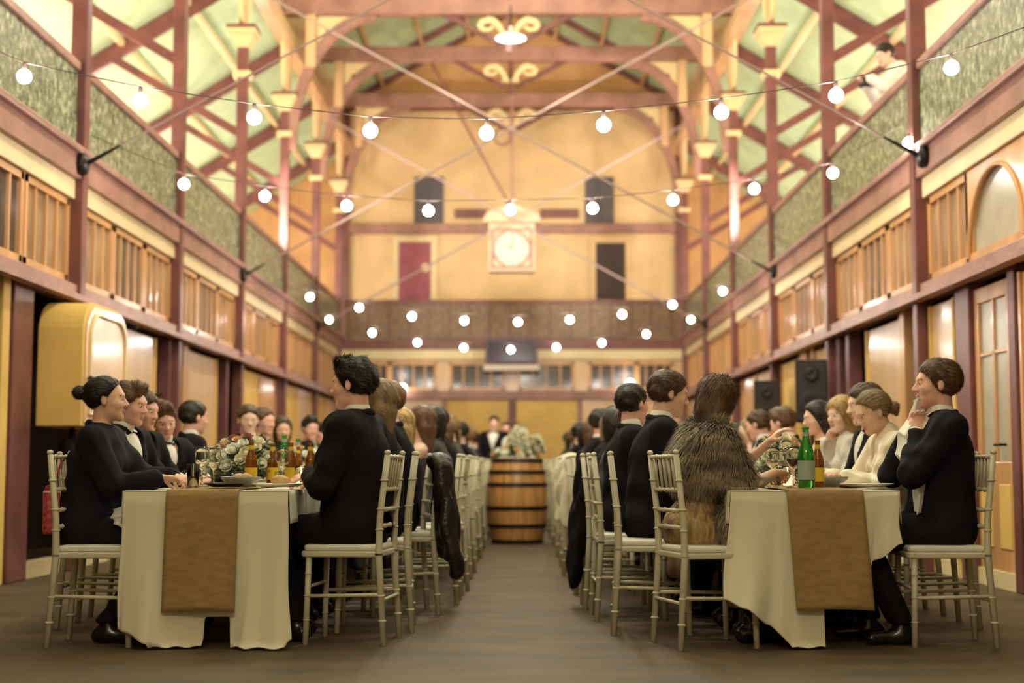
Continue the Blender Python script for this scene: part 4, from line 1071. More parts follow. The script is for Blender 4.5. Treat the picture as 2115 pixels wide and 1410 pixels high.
# C: left side of the right table, facing right
_, fu = person((1.06, 7.20), R(6), 'woman with brown bob in a grey-brown fur stole reaching for her plate', s=.99, sex='f', lean=13, hy=38, hp=14, hl=(.44, .12, 1.0), hrt=(.42, -.02, .84), cl=.5, cr=1.5, hair='bob', hc='chestnut', skin='warm', top='dress', top_m=GOLDD, h=.0062, poler=(.0, -.3, -1), feet={1: (.30, .10), -1: (.26, -.10)})
FUROOT = bpy.data.objects['person.016'] if 'person.016' in bpy.data.objects else None
person((.93, 7.86), 0, 'man with short dark hair in black suit seated beyond the fur stole', s=1.03, lean=5, hy=8, hp=10, hair='short', hc='brown', skin='warm', top='suit', h=.0080)
person((.84, 8.50), 0, 'man with cropped dark hair seen from behind, second man beyond the fur stole', s=.98, lean=2, hy=40, hair='short', hc='dark', skin='ruddy', top='suit', h=.010)
person((.84, 9.2), 0, 'woman with dark hair bending forward in a black dress, right table aisle side', s=.92, sex='f', lean=10, hy=10, hair='long', hc='dark', skin='warm', top='dress', top_m=PINKD, h=.011)
person((.84, 9.9), 0, 'brown haired guest with head bowed, right table aisle side', s=.90, lean=10, hy=5, hp=10, hair='short', hc='chestnut', skin='ruddy', top='suit', top_m=CHAR, h=.011)
# D: right side of the right table, facing left
_, mn = person((2.30, 7.20), PI, 'man in black dinner suit wiping his mouth with a white napkin', s=1.04, lean=-1, hy=-4, hp=-2, hl=(.125, .055, 1.04), hrt=(.13, -.045, 1.04), cl=.35, cr=.35, hair='short', hc='chestnut', skin='ruddy', top='tux', top_m=NAVY, h=.0062, knee=.43, kz=.545, feet={1: (.24, .14), -1: (.34, -.11)}, polel=(.45, .5, -1), poler=(.45, -.5, -1), palm={1: (0, 1, .15), -1: (0, -1, .15)})
person((2.36, 7.92), PI, 'blonde woman with hair tied back in ivory blouse looking down at her plate', s=.97, sex='f', lean=17, hy=10, hp=24, hl=(.40, .08, .80), hrt=(.44, -.10, .80), hair='lowbun', hc='ash', skin='warm', top='blouse', h=.0065, polel=(-.3, .6, -.8))
person((2.40, 8.58), PI, 'man with short brown hair and dark waistcoat between two women, right table', lean=10, hy=2, hp=10, hair='short', hc='brown', skin='fair', top='tux', h=.0095)
person((2.40, 9.25), PI, 'blonde woman in pale grey cardigan, chin resting on her hand', s=.97, sex='f', lean=12, hy=28, hp=4, hl=(.28, .10, .80), hrt=(.20, -.05, 1.03), cr=1.4, hair='bob', hc='blond', skin='fair', top='blouse', top_m=GREYC, h=.0095)
person((2.38, 9.95), PI, 'woman with long dark brown hair in profile facing left, right table', s=.97, sex='f', lean=10, hy=5, hp=6, hair='long', hc='dark', skin='warm', top='dress', top_m=PINKD, h=.010)
person((2.36, 10.9), PI, 'man with reddish brown hair seen from behind the green bottle', s=.95, lean=14, hy=-38, hp=14, hair='quiff', hc='chestnut', skin='ruddy', top='suit', h=.011)
person((2.36, 12.1), PI, 'man with dark brown hair, farthest distinct head left of the green bottle', s=.98, lean=12, hy=-30, hp=14, hair='short', hc='brown', skin='ruddy', top='suit', h=.011)
# standing couple and friend behind the barrel
p = at(1021, 900, 23.4); person((p.x, 23.4), R(-100), 'man in dark suit and white shirt standing left behind the barrel', pose='stand', s=.97, lean=3, hy=8, hair='short', hc='dark', skin='ruddy', top='tux', h=.014)
p = at(1046, 900, 24.2); person((p.x, 24.2), R(-95), 'red faced man in dark suit standing between the couple behind the barrel', pose='stand', s=.93, lean=2, hair='short', hc='brown', skin='ruddy', top='suit', h=.014)
p = at(1066, 900, 23.3); person((p.x, 23.3), R(-80), 'woman with dark hair in white dress standing behind the barrel flowers', pose='stand', s=.92, sex='f', lean=6, hair='bun', hc='dark', skin='fair', top='blouse', top_m=WHITE, bot_m=WHITE, h=.014)
# photographer leaning over the right gallery rail
pp, ph = person((4.02, 13.3, 3.46), PI, 'photographer in white shirt leaning over the right gallery rail with a camera', s=.88, pose='stand', lean=38, hp=22, hy=20, hl=(.53, .07, 1.08), hrt=(.53, -.07, 1.06), cl=1.2, cr=1.2, hair='short', hc='dark', skin='fair', top='shirt', h=.010, polel=(0, .6, -1), poler=(0, -.6, -1))
c = at(1800, 166, 13.26)
t = empty('camera', (c.x, 13.28, c.z), R(200), 'black camera held over the gallery rail by the photographer', 'camera')
MB().bb(-.07, .07, -.035, .035, -.05, .05).build('camera_body', BLACKM, t, bevel=.01); MB().lathe([(.03, 0), (.036, .05), (.04, .12), (.03, .125), (.001, .11)], 16, (0, -.03, 0), False, RX).build('lens', BLACKM, t, smooth=True)
# ---- generic far guests, copied seat by seat
ORDF = WORDS+['twelfth', 'thirteenth', 'fourteenth', 'fifteenth', 'sixteenth', 'seventeenth', 'eighteenth']
protos = []
spec = [dict(s=1.0, hair='short', hc='dark', skin='ruddy', top='suit', lean=6), dict(s=.94, sex='f', hair='long', hc='ash', top='dress', top_m=PINKD, lean=8), dict(s=.98, hair='short', hc='brown', skin='ruddy', top='tux', lean=12),
        dict(s=.93, sex='f', hair='bob', hc='dark', skin='warm', top='black_jacket', lean=6), dict(s=.96, hair='quiff', hc='sandy', top='suit', top_m=CHAR, lean=3), dict(s=.92, sex='f', hair='long', hc='chestnut', top='dress', top_m=REDD, lean=4)]
desc = ['dark haired guest in black suit', 'light haired woman in peach dress', 'brown haired guest in tuxedo', 'woman with dark bob and black jacket', 'sandy haired guest in charcoal jacket', 'chestnut haired woman in dusty red dress']
first = {}
def far_guest(i, x, y, rz, where, grp):
    where = ', '+where
    if i not in first:
        first[i] = person((x, y), rz, desc[i]+where, h=.016, group=grp+', '+desc[i], **spec[i])[0]; return
    o = copy_tree(first[i]); o.location = (x, y, 0); o.rotation_euler = (0, 0, rz); tag(o, desc[i]+where, 'person', grp+', '+desc[i])
for k, y in enumerate(np.arange(11.5, 21.2, .68)):
    far_guest((k*5+1) % 6, -.47+.03*math.sin(k*3), float(y), PI, '%s in the blurred row left of the aisle' % ORDF[k], GB)
for k, y in enumerate(np.arange(10.6, 21.2, .68)):
    far_guest((k*5+3) % 6, .86+.03*math.sin(k*4), float(y), 0, '%s in the blurred row right of the aisle' % ORDF[k], GC)
for k, y in enumerate(np.arange(16.3, 19.2, .7)):
    far_guest((k*2) % 6, -2.1, float(y), 0, '%s in the blurred row by the left wall' % ORDF[k], GA)
for k, y in enumerate(np.arange(13.2, 16.5, .75)):
    far_guest((k*2+1) % 6, 2.38, float(y), PI, '%s in the blurred row by the right wall' % ORDF[k], GD)
# ---- chairs
ORDN = WORDS+['twelfth', 'thirteenth', 'fourteenth', 'fifteenth', 'sixteenth', 'seventeenth', 'eighteenth', 'nineteenth', 'twentieth', 'twenty-first', 'twenty-second', 'twenty-third', 'twenty-fourth', 'twenty-fifth']
ORDN = ['front']+ORDN[1:]
chair(-.66, 7.20, PI-R(7), 'cream ladderback chair under the tall man in the black suit, left of the aisle')
chair(-.60, 7.72, PI+R(3), 'cream ladderback chair right behind the nearest one, left of the aisle')
CL = 'white ladderback chairs left of the aisle, far'; CRR = 'white ladderback chairs right of the aisle, far'
chair(-.54, 8.55, PI+R(14), 'white chair turned slightly, draped with the black leather jacket')
for k, y in enumerate(np.arange(9.2, 21.2, .68)): chair(-.42+.02*math.sin(k*2.2), float(y), PI+.08*math.sin(k*5), 'white ladderback chair left of the aisle, %s from the front' % ORDN[k+4], CL)
chair(1.11, 7.05, R(15), 'cream ladderback chair with white cushion under the woman in fur')
chair(.90, 7.62, R(-3), 'cream ladderback chair under the man beyond the fur stole')
chair(.83, 8.30, R(2), 'cream ladderback chair, third in the row right of the aisle')
chair(.80, 8.92, 0, 'cream ladderback chair, fourth in the row right of the aisle')
for k, y in enumerate(np.arange(9.9, 21.2, .68)): chair(.78+.02*math.sin(k*2.7), float(y), .08*math.sin(k*4), 'white ladderback chair right of the aisle, %s from the front' % ORDN[k+5], CRR)
chair(-1.87, 7.10, R(2), 'cream ladderback chair under the woman with the bun, far left')
for k, y in enumerate((7.9, 8.5, 9.1, 10.1, 11.6, 12.3, 13.1)): chair(-2.08, y, 0, 'cream chair on the wall side of the left table, %s from its near end' % WORDS[k+1], 'wall side chairs left')
chair(2.27, 7.12, PI-R(2), 'cream ladderback chair under the man with the napkin, far right')
for k, y in enumerate((7.92, 8.58, 9.25, 9.95, 10.9)): chair(2.44, y, PI, 'cream chair on the wall side of the right table, %s from its near end' % WORDS[k+1], 'wall side chairs right')
# ---- fur stole of hair strands over an under-pelt
def fur(root, prims, cut=None, n=15000, ln=.055, name='fur_stole', seed=3):
    FM = mat('grey_brown_fur', (.10, .075, .05), .6, var=.5, scale=7, col2=(.42, .33, .22), sheen=.3, aniso=(.6, .6, 2.2))
    pts = np.array([p[1] for p in prims]+[p[2] for p in prims if p[0] == 'c']); Fc = Field(pts.min(0)-.25, pts.max(0)+.25, .012)
    run(Fc, prims)
    if cut: cut(Fc)
    o = Fc.mesh(name, FM, root); me = o.data; me.update()
    rng = np.random.default_rng(seed); nv = len(me.vertices)
    co = np.empty(nv*3, np.float32); me.vertices.foreach_get('co', co); co = co.reshape(-1, 3)
    no = np.empty(nv*3, np.float32); me.vertices.foreach_get('normal', no); no = no.reshape(-1, 3)
    ids = rng.integers(0, nv, n); m = MB(); V = []; Fc_ = []
    for q, i in enumerate(ids):
        p = co[i]+rng.normal(0, .004, 3); nn = no[i]; g = np.array([-.15, 0, -1.0]); g = g-nn*(g @ nn)
        side = np.cross(nn, [0, 0, 1])+1e-3; side /= np.linalg.norm(side)
        L = ln*(.6+.8*rng.random()); wv = .4*math.sin(p[2]*60+p[1]*8)
        d1 = nn*(.75+wv*.5)+g*.7+rng.normal(0, .22, 3); d1 /= np.linalg.norm(d1); d2 = d1*.6+g*.9-np.array([0, 0, .15]); d2 /= np.linalg.norm(d2)
        w = .0026; a = p-nn*.004; b = a+d1*L*.5; c = b+d2*L*.5
        k = len(V); V += [a-side*w, a+side*w, b+side*w*.8, b-side*w*.8, c]; Fc_ += [(k, k+1, k+2, k+3), (k+3, k+2, k+4)]
    m.v = [tuple(map(float, x)) for x in V]; m.f = Fc_
    hairs = m.build('guard_hair', FM, o); hairs['kind'] = 'stuff'
    return o
FR = [o for o in COL.objects if o.get('label', '').startswith('woman with brown bob')][0]
nb, ck, uu, ff, sh = fu['neckb'], fu['chest'], fu['u'], fu['fw'], fu['sh']
pr = [('e', ck-ff*.03+V3(0, 0, -.02), (.165, .225, .20), np.stack([ff, V3(0, 1, 0), uu], 1), .05),
      ('c', sh[1]+V3(-.02, 0, .0), sh[-1]+V3(-.02, 0, .0), .095, .095, .06),
      ('c', sh[-1]+V3(.0, -.01, -.02), fu['arms'][-1][0][2]*.75+sh[-1]*.25, .088, .08, .05),
      ('c', sh[1]+V3(.0, .01, -.02), fu['arms'][1][0][2]*.75+sh[1]*.25, .088, .08, .05), ('c', nb-uu*.04-ff*.04, nb-uu*.02+ff*.0, .09, .09, .05)]
fur(FR, pr, lambda Fc: (Fc.cone(nb+uu*.03+ff*.05, nb+uu*.14+ff*.08, .06, .085, .02, sub=True), Fc.ell(ck+ff*.19+uu*.06, (.10, .09, .24), None, .03, sub=True), Fc.plane((.0, 0, 1), (0, 0, .735), .03)), 20000)
fo = fur(FR, [('c', (.17, -.17, .63), (.20, -.20, .50), .070, .060, .03), ('c', (.20, -.20, .52), (.19, -.20, .36), .060, .035, .03), ('c', (.13, -.18, .60), (.15, -.21, .44), .050, .03, .03)], None, 6000, .045, 'fur_tail', 5)
# ---- napkins in hands and laps
def drape(name, label, cat, mt, strips, loc=(0, 0, 0), thick=.003, group=None):
    """strips: rows of points; a cloth surface lofted through them"""
    n = max(len(r) for r in strips); P = []; NR = 6*(len(strips)-1)+1; NC = 6*(n-1)+1
    A = np.array(strips, float)
    for i in range(NR):
        fi = i/(NR-1)*(len(strips)-1); a = min(int(fi), len(strips)-2); t = fi-a; t = t*t*(3-2*t)
        row = A[a]*(1-t)+A[a+1]*t
        for j in range(NC):
            fj = j/(NC-1)*(n-1); b = min(int(fj), n-2); q = fj-b; q = q*q*(3-2*q); p = row[b]*(1-q)+row[b+1]*q
            w = .006*math.sin(i*.9+j*.35)+.004*math.sin(j*1.7+i*.3)
            P.append((p[0]+w, p[1]+w*.6, p[2]+w*.3))
    o = MB().grid(P, NR, NC).build(name, mt, None, smooth=True, solid=thick); o.location = loc
    return tag(o, label, cat, group)
def L3(u, v, d): p = at(u, v, d); return (p.x, p.y, p.z)
drape('napkin', 'white napkin held to the mouth of the man on the far right, hanging down', 'napkin', WHITE,
      [[L3(1886, 828, 7.20), L3(1897, 820, 7.16), L3(1912, 836, 7.20)], [L3(1878, 856, 7.24), L3(1890, 862, 7.20), L3(1904, 860, 7.22)], [L3(1856, 890, 7.14), L3(1870, 900, 7.08), L3(1884, 893, 7.12)],
       [L3(1850, 935, 7.12), L3(1872, 950, 7.04), L3(1890, 945, 7.06)], [L3(1885, 990, 7.10), L3(1898, 990, 7.03), L3(1915, 985, 7.08)], [L3(1886, 1055, 7.08), L3(1896, 1062, 7.03), L3(1904, 1058, 7.06)]])
drape('napkin', 'white napkin spilling from the lap of the woman with the bun', 'napkin', WHITE,
      [[L3(232, 1052, 7.08), L3(262, 1042, 7.04), L3(285, 1052, 7.05)], [L3(228, 1070, 7.04), L3(258, 1066, 6.98), L3(285, 1076, 7.0)], [L3(238, 1080, 7.02), L3(262, 1096, 6.96), L3(282, 1096, 6.98)], [L3(255, 1092, 7.0), L3(268, 1110, 6.96), L3(280, 1112, 6.98)]])
drape('napkin', 'small white napkin in the hand of the tall man in the black suit', 'napkin', WHITE,
      [[L3(650, 972, 7.22), L3(655, 958, 7.2), L3(668, 965, 7.22)], [L3(645, 985, 7.2), L3(660, 980, 7.14), L3(676, 985, 7.2)], [L3(650, 996, 7.2), L3(664, 1000, 7.16), L3(680, 998, 7.2)]])
# ---- coats over chair backs
def coat(name, label, mt, prims, cut=None, h=.011, group=None):
    pts = np.array([p[1] for p in prims]+[p[2] for p in prims if p[0] == 'c']); Fc = Field(pts.min(0)-.2, pts.max(0)+.2, h); run(Fc, prims)
    def dd(V): w = .008*np.sin(V[:, 1]*60+3*np.sin(V[:, 2]*9))+.005*np.sin(V[:, 2]*28+V[:, 1]*20); return np.stack([w, w*.5, w*.2], 1)
    o = Fc.mesh(name, mt, None, dd); return tag(o, label, name.replace('_', ' '), group)
LEATHER = mat('black_leather', (.02, .015, .016), .32, bump=.4, bscale=25)
p = Vector((-.30, 8.55, 0))
coat('jacket', 'black leather jacket hung over the third chair left of the aisle', LEATHER,
     [('c', p+Vector((0, -.17, .90)), p+Vector((0, .17, .90)), .05, .05, .04), ('e', p+Vector((.03, 0, .68)), (.06, .20, .24), None, .05), ('e', p+Vector((.04, 0, .50)), (.05, .21, .18), None, .05), ('c', p+Vector((.03, -.19, .86)), p+Vector((.09, -.22, .36)), .055, .045, .03), ('c', p+Vector((.03, .19, .86)), p+Vector((.10, .24, .22)), .055, .045, .03)])
p = Vector((.605, 8.92, .10))
coat('coat', 'long black coat hanging from the fourth chair right of the aisle to near the floor', SUIT,
     [('c', p+Vector((0, -.13, .80)), p+Vector((0, .15, .82)), .03, .03, .04), ('e', p+Vector((-.03, 0, .55)), (.045, .17, .32), None, .05), ('e', p+Vector((-.07, 0, .30)), (.038, .17, .24), None, .05), ('e', p+Vector((-.08, 0, .14)), (.03, .18, .13), None, .05)])
IVF = mat('ivory_faux_fur', (.78, .70, .52), .9, bump=.6, bscale=60, sheen=.4)
for y, lb in ((11.3, 'ivory furry wrap over a chair right of the aisle, nearer one'), (12.7, 'ivory shawl over a farther chair right of the aisle')):
    p = Vector((.60, y, 0)); coat('wrap', lb, IVF, [('c', p+Vector((0, -.16, .90)), p+Vector((0, .16, .92)), .06, .06, .04), ('e', p+Vector((-.05, 0, .72)), (.07, .2, .22), None, .05), ('c', p+Vector((-.05, -.12, .7)), p+Vector((-.06, -.15, .42)), .06, .04, .04)], group=None)
p = Vector((-3.40, 11.36, .02))
coat('coat', 'black coats hanging in the dark opening under the mustard cupboard', SUIT, [('c', p+Vector((0, 0, 1.0)), p+Vector((0, 0, 1.16)), .03, .018, .03), ('c', p+Vector((0, -.12, 1.02)), p+Vector((0, .12, 1.02)), .04, .04, .04), ('e', p+Vector((0, 0, .8)), (.1, .2, .26), None, .05), ('e', p+Vector((0, 0, .6)), (.1, .22, .26), None, .05)], h=.016)
# ---- red quilted bag on the far left chair
c = at(107, 1052, 7.0)
t = empty('handbag', (c.x, 6.99, c.z), 0, 'red patterned cylindrical bag hanging from the far left chair', 'bag')
REDB = mat('red_patterned_fabric', (.36, .02, .03), .6, var=.6, scale=45, col2=(.62, .16, .16)); REDB2 = mat('deep_red_fabric', (.30, .015, .03), .5)
MB().lathe([(.001, -.12), (.034, -.118), (.040, -.10), (.040, .085), (.036, .09), (.001, .092)], 20, (0, 0, 0)).build('bag_body', REDB, t, smooth=True)
MB().lathe([(.036, .088), (.034, .10), (.026, .118), (.001, .124)], 20).build('lid', REDB2, t, smooth=True)
MB().lathe([(.037, .08), (.0405, .083), (.0405, .089), (.037, .092)], 20).build('zip', CREAM, t, smooth=True)
MB().tube([(.0, 0, .12), (.025, 0, .17), (.028, .06, .24), (.02, .1, .245)], .006, 6).build('strap', REDB2, t)
# ================================================================== BARREL
OAK = mat('oak_staves', (.54, .27, .09), .35, var=.25, scale=7, aniso=(3, 3, .3), coat=.3)
def barrel_r(z, H=.96): q = (z/H-.5)*2; return .345-.062*q*q
bc = (at(1068, 1000, 16.25).x, 16.25)
t = empty('barrel', (bc[0], bc[1], 0), 0, 'oak wine barrel with black hoops standing in the aisle', 'barrel')
m = MB(); n = 24
for k in range(n):
    a0, a1 = 2*PI*(k+.03)/n, 2*PI*(k+.97)/n; V = []
    for j in range(13):
        z = .96*j/12; r = barrel_r(z)
        for a, rr in ((a0, r-.005), ((a0+a1)/2, r), (a1, r-.005)): V.append((rr*math.cos(a), rr*math.sin(a), z))
    m.grid(V, 13, 3)
m.lathe([(barrel_r(z)-.012, z) for z in [.96*j/12 for j in range(13)]], 36)
m.build('stave', OAK, t, smooth=False)
MB().lathe([(.001, .93), (.275, .93)], 36).build('head', OAK, t)
for z in (.025, .20, .40, .66, .80, .93):
    MB().lathe([(barrel_r(z-.02)+.002, z-.022), (barrel_r(z-.02)+.007, z-.021), (barrel_r(z+.02)+.007, z+.021), (barrel_r(z+.02)+.002, z+.022)], 40).build('hoop', BLACKM, t)
# ================================================================== FLOWERS AND TABLEWARE
LEAF = mat('leaf_green', (.11, .19, .04), .5, var=.4, scale=20); LEAF2 = mat('dark_foliage', (.05, .085, .03), .55, var=.3, scale=20)
PET = {'ivory': mat('ivory_petals', (.86, .80, .60), .6, sss=.1), 'peach': mat('peach_petals', (.78, .48, .26), .6, sss=.1), 'mauve': mat('mauve_petals', (.50, .29, .34), .6), 'rose': mat('dusty_rose_petals', (.40, .16, .14), .6), 'white': mat('white_petals', (.90, .90, .80), .6, sss=.1)}
def rose_mesh(r=.034):
    m = MB(); m.ball((0, 0, 0), (r*.45, r*.45, r*.5), 8, 6)
    for ring, (n, rr, tilt, hh) in enumerate(((4, .40, .25, .62), (6, .68, .55, .56), (8, .95, .95, .42))):
        for k in range(n):
            a = 2*PI*k/n+ring*.5; V = []
            for i in range(4):
                for j in range(5):
                    v = i/3; q = (j/4-.5)*2; ang = a+q*(PI/n)*1.35*(1-.3*v*v); rad = r*(rr*.55+v*rr*.5*(.6+tilt*.5))*(1-.05*q*q); z = r*(-.45+v*(hh+.55)*(1-.12*q*q)-(.25*tilt*v*v))
                    V.append((rad*math.cos(ang), rad*math.sin(ang), z))
            m.grid(V, 4, 5)
    return m
ROSE_ME = {}
def leaf(m, p, d, L, w):
    p, d = Vector(p), Vector(d).normalized(); s = d.cross(Vector((0, 0, 1))); s = s.normalized() if s.length > .01 else Vector((1, 0, 0)); n = s.cross(d)
    V = [p, p+d*L*.35+s*w-n*.004, p+d*L*.35-s*w-n*.004, p+d*L*.7+s*w*.75, p+d*L*.7-s*w*.75, p+d*L-n*L*.15, p+d*L*.35+n*.003, p+d*L*.7+n*.004]
    m.add(V, [(0, 1, 6), (0, 6, 2), (1, 3, 7, 6), (6, 7, 4, 2), (3, 5, 7), (7, 5, 4)])
def bouquet(loc, rx, ry, rz, n, kinds, label, seed=1, br=.034, name='flower_arrangement', group=None, vase=True):
    rng = random.Random(seed); t = empty(name, loc, 0, label, 'flowers', group)
    if vase: MB().lathe([(.001, 0), (.055, 0), (.07, .03), (.062, .075), (.056, .078), (.06, .03), (.001, .012)], 20).build('bowl', mat('smoky_glass_bowl', (.18, .14, .12), .15), t, smooth=True)
    m = MB(); m2 = MB()
    for k in range(int(n*9)):
        a = rng.random()*2*PI; e = rng.random()*1.25-.1; q = rng.uniform(.6, 1.0)
        p = (rx*q*math.cos(a)*math.cos(e), ry*q*math.sin(a)*math.cos(e), .05+rz*q*math.sin(e))
        d = (math.cos(a)+rng.uniform(-.5, .5), math.sin(a)+rng.uniform(-.5, .5), rng.uniform(-.4, .9))
        leaf(m if rng.random() < .6 else m2, p, d, rng.uniform(.03, .065), rng.uniform(.008, .018))
    for k in range(14):
        a = rng.random()*2*PI; m2.tube([(0, 0, .03), (rx*.5*math.cos(a), ry*.5*math.sin(a), .05+rz*.5), (rx*.9*math.cos(a), ry*.9*math.sin(a), .05+rz*.55)], .002, 4)
    m.build('foliage', LEAF, t); m2.build('stem', LEAF2, t)
    for k in range(n):
        a = 2.399*k+rng.random()*.3; e = math.asin(min(1, .12+.85*((k+.5)/n))); kd = kinds[rng.randrange(len(kinds))]
        key = (kd, br)
        p = Vector((rx*math.cos(a)*math.cos(e), ry*math.sin(a)*math.cos(e), .05+rz*math.sin(e)))
        if key not in ROSE_ME: o = rose_mesh(br).build('blossom', PET[kd], t, smooth=True); ROSE_ME[key] = o.data
        else: o = bpy.data.objects.new('blossom', ROSE_ME[key]); COL.objects.link(o); o.parent = t
        nrm = Vector((p.x/rx**2, p.y/ry**2, (p.z-.05)/rz**2)).normalized()
        o.location = p; o.rotation_euler = nrm.to_track_quat('Z', 'Y').to_euler(); sc = rng.uniform(.75, 1.2); o.scale = (sc, sc, sc)
    return t
GL = mat('clear_glass', (.95, .95, .93), .02, trans=1.0, ior=1.45)
GREENG = mat('green_bottle_glass', (.05, .42, .06), .05, trans=.75, ior=1.45, emit=None)
AMBER = mat('amber_bottle_glass', (.30, .10, .01), .06, trans=.55)
WINE = mat('red_wine', (.06, .0, .008), .1); WATER = mat('pale_label', (.36, .42, .38), .6); YLAB = mat('yellow_label', (.75, .50, .03), .5)
def lit(m, b): return m
PRO = {}
def proto_wine(red):
    t = empty('wine_glass')
    MB().lathe([(.001, .0), (.034, .001), (.033, .004), (.006, .008), (.0042, .02), (.0042, .085), (.012, .095), (.032, .115), (.040, .145), (.038, .175), (.032, .205), (.0305, .205), (.0365, .175), (.0385, .145), (.030, .117), (.001, .099)], 24).build('glass', GL, t, smooth=True)
    if red: MB().lathe([(.001, .101), (.0285, .118), (.0365, .142), (.001, .142)], 24).build('wine', WINE, t, smooth=True)
    return t
def proto_tumbler():
    t = empty('tumbler'); MB().lathe([(.001, 0), (.028, 0), (.034, .12), (.0325, .12), (.027, .006), (.001, .006)], 24).build('glass', GL, t, smooth=True); return t
def proto_bottle(kind):
    t = empty('bottle')
    if kind == 'green':
        pr = [(.001, 0), (.038, .0), (.041, .006), (.041, .155), (.036, .185), (.020, .235), (.0155, .255), (.0150, .285), (.017, .286), (.017, .300), (.001, .3)]; g = GREENG; lab = (WATER, .04, .135, .0418)
    else:
        pr = [(.001, 0), (.028, .0), (.031, .005), (.031, .13), (.028, .15), (.0155, .185), (.0125, .22), (.0125, .228), (.0145, .229), (.0145, .237), (.001, .237)]; g = AMBER; lab = (YLAB, .03, .10, .0318)
    MB().lathe(pr, 24).build('glass', g, t, smooth=True)
    MB().lathe([(lab[3], lab[1]), (lab[3], lab[2])], 24).build('label', lab[0], t, smooth=True)
    z = pr[-3][1]; r = pr[-3][0]
    if kind == 'green': MB().lathe([(.0172, .235+.02), (.0165, .275)], 20).build('neck_label', WATER, t, smooth=True)
    else: MB().lathe([(.0150, .190), (.0135, .215)], 20).build('neck_label', YLAB, t, smooth=True)
    return t
def proto_plate():
    t = empty('plate'); MB().lathe([(.001, .004), (.085, .004), (.095, .008), (.132, .017), (.134, .020), (.130, .021), (.092, .012), (.084, .008), (.001, .008)], 32).build('dish', mat('white_china', (.78, .74, .66), .25), t, smooth=True); return t
def proto_bowl():
    t = empty('bowl'); MB().lathe([(.001, .0), (.05, .0), (.055, .004), (.098, .040), (.102, .052), (.099, .053), (.093, .042), (.05, .008), (.001, .006)], 32).build('dish', mat('grey_glaze', (.30, .29, .27), .25), t, smooth=True)
    m = MB(); rg = random.Random(4)
    for k in range(14):
        a = rg.random()*2*PI; r = rg.random()*.06; m.ball((r*math.cos(a), r*math.sin(a), .044+rg.random()*.01), rg.uniform(.014, .022), 8, 6)
    o = m.build('food', mat('pale_food', (.62, .36, .24), .6), t, smooth=True); o['kind'] = 'stuff'; return t
def proto_candle():
    t = empty('candle_holder'); MB().lathe([(.001, 0), (.032, 0), (.034, .085), (.0355, .11), (.034, .11), (.031, .085), (.030, .008), (.001, .008)], 24).build('glass', GL, t, smooth=True)
    MB().lathe([(.001, .009), (.024, .009), (.024, .060), (.001, .058)], 20).build('candle', mat('glowing_wax', (.9, .78, .55), .5, emit=(1, .62, .28), estr=2.2), t, smooth=True)
    MB().ball((0, 0, .075), (.004, .004, .012), 8, 6).build('flame', mat('flame', (1, .8, .4), .5, emit=(1, .62, .25), estr=40), t, smooth=True); return t
def proto_bread():
    t = empty('bread_roll'); MB().ball((0, 0, .026), (.048, .034, .026), 14, 10).build('crumb', mat('bread_crust', (.58, .34, .14), .6, var=.2, scale=20), t, smooth=True); return t
MK = {'wine_glass': lambda: proto_wine(False), 'red': lambda: proto_wine(True), 'tumbler': proto_tumbler, 'green': lambda: proto_bottle('green'), 'amber': lambda: proto_bottle('amber'), 'plate': proto_plate, 'bowl': proto_bowl, 'candle': proto_candle, 'bread': proto_bread}
CATN = {'wine_glass': 'wine glass', 'red': 'wine glass', 'tumbler': 'glass', 'green': 'bottle', 'amber': 'bottle', 'plate': 'plate', 'bowl': 'bowl', 'candle': 'candle', 'bread': 'bread'}
def item(kind, x, y, label, z=TZ+.012, group=None, rz=0):
    if kind not in PRO: PRO[kind] = MK[kind](); o = PRO[kind]
    else: o = copy_tree(PRO[kind])
    o.location = (x, y, z); o.rotation_euler = (0, 0, rz); return tag(o, label, CATN[kind], group)
def X(u, d): return at(u, 1000, d).x
# left table, near end
bouquet((X(505, 8.15), 8.15, TZ+.012), .215, .20, .235, 46, ['ivory', 'ivory', 'white', 'white', 'peach', 'mauve', 'ivory', 'rose', 'white'], 'large bouquet of cream roses and mauve blooms at the near end of the left table', 3)
item('tumbler', X(399, 7.15), 7.15, 'tall ribbed water glass nearest the left corner of the left table')
item('wine_glass', X(417, 7.3), 7.3, 'empty wine glass right beside the ribbed tumbler on the left table')
item('wine_glass', X(441, 7.55), 7.55, 'empty wine glass just behind the first one, left table')
item('amber', X(518, 7.42), 7.42, 'dark brown beer bottle in front of the bouquet on the left table')
item('amber', X(562, 8.05), 8.05, 'amber beer bottle right of the bouquet, nearer the bouquet')
item('amber', X(600, 7.9), 7.9, 'amber beer bottle with yellow label left of the white candle glass')
item('amber', X(641, 8.0), 8.0, 'amber beer bottle with yellow label right of the white candle glass')
item('candle', X(622, 7.5), 7.5, 'white candle in a glass near the right edge of the left table')
item('wine_glass', X(583, 7.7), 7.7, 'empty wine glass between two amber bottles on the left table')
item('green', X(586, 8.9), 8.9, 'green bottle rising behind the glasses on the left table')
o = item('plate', X(575, 7.18), 7.18, 'white plate near the front right of the left table')
item('bread', X(578, 7.24), 7.24, 'bread roll on the white plate of the left table', z=TZ+.022)
t = empty('dark_plate', (X(468, 7.1), 7.10, TZ+.012), 0, 'black tilted plate at the near edge of the left table', 'plate')
MB().lathe([(.001, .004), (.07, .004), (.11, .020), (.112, .023), (.108, .024), (.07, .010), (.001, .010)], 32).build('dish', mat('black_china', (.012, .011, .014), .2), t, smooth=True)
item('bowl', X(497, 7.34), 7.34, 'small bowl of food behind the black plate, left table')
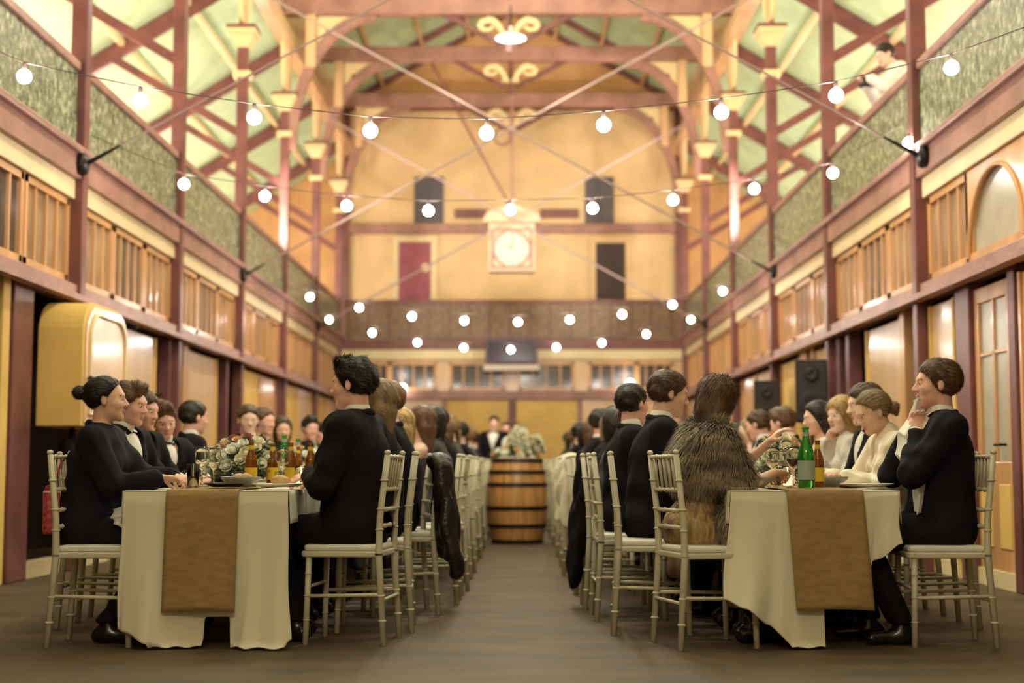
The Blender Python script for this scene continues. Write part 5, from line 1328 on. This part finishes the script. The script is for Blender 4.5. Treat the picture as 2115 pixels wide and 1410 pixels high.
# right table, near end
bouquet((X(1612, 8.3), 8.3, TZ+.012), .15, .17, .25, 26, ['white', 'ivory', 'white', 'peach', 'ivory'], 'bouquet of white and peach flowers left of the green bottle on the right table', 8)
item('green', X(1666, 7.05), 7.05, 'green mineral water bottle with pale label at the edge of the right table')
item('amber', X(1690, 7.22), 7.22, 'amber bottle with yellow label close behind the green bottle')
item('red', X(1640, 7.16), 7.16, 'wine glass holding red wine beside the green bottle')
item('wine_glass', X(1597, 7.3), 7.3, 'empty wine glass in front of the white flowers, right table')
item('wine_glass', X(1622, 7.75), 7.75, 'empty wine glass between the flowers and the red wine')
item('candle', X(1627, 7.35), 7.35, 'lit candle in a glass behind the red wine, right table')
item('bowl', X(1557, 7.20), 7.20, 'grey bowl of food in front of the woman in fur')
item('plate', X(1790, 7.22), 7.22, 'white plate in front of the man with the napkin')
item('plate', X(1745, 7.75), 7.75, 'white plate in front of the blonde woman looking down')
item('bowl', X(1712, 7.5), 7.5, 'small grey bowl behind the green bottle, right table')
# settings along the rest of both tables
G2 = 'table settings farther along the %s table'
rg = random.Random(11)
for k, nm in (('L', 'left'), ('R', 'right')):
    x0, x1 = TX[k]; cx = (x0+x1)/2
    for j, y in enumerate(np.arange(9.9, 21, 1.9)):
        bouquet((cx+rg.uniform(-.05, .05), float(y), TZ+.012), .15, .17, .19, 16, ['white', 'ivory', 'peach'], '%s posy in the row of flowers along the %s table' % (WORDS[j+1], nm), 20+j, .036, group='posies along the %s table' % nm)
    for j, y in enumerate(np.arange(8.9 if k == 'R' else 9.3, 20.8, .66)):
        for s in (-1, 1):
            item('wine_glass', cx+s*.22+rg.uniform(-.03, .03), float(y)+.1, 'blurred empty wine glass farther along the %s table' % nm, group='far wine glasses on the %s table' % nm)
            item('plate', cx+s*.255, float(y)-.12, 'blurred white plate farther along the %s table' % nm, group='far plates on the %s table' % nm)
        if j % 2 == 0: item('amber', cx+rg.uniform(-.13, .13), float(y)+.25, 'blurred amber bottle farther along the %s table' % nm, group='far amber bottles on the %s table' % nm)
        if j % 4 == 1: item('green', cx+rg.uniform(-.13, .13), float(y)+.12, 'blurred green bottle farther along the %s table' % nm, group='far green bottles on the %s table' % nm)
        if j % 3 == 1: item('candle', cx+rg.uniform(-.1, .1), float(y)-.1, 'blurred candle glass farther along the %s table' % nm, group='far candles on the %s table' % nm)
# flowers on the barrel
bouquet((bc[0]-.02, bc[1], .93), .27, .22, .10, 26, ['ivory', 'white', 'peach'], 'spread of cream flowers and greenery on top of the barrel', 41, .045, vase=False)
bouquet((bc[0]+.02, bc[1], .99), .13, .12, .25, 44, ['white', 'ivory'], 'tall mound of white flowers rising from the middle of the barrel', 42, .05, vase=False)
bouquet((bc[0]+.21, bc[1]+.02, .97), .09, .10, .20, 14, ['white', 'ivory'], 'small cluster of white blooms at the right rim of the barrel', 43, .045, vase=False)

for o in COL.objects:
    if o.get('label') and not 4 <= len(o['label'].split()) <= 16: print('LONG', o.name, o['label'])
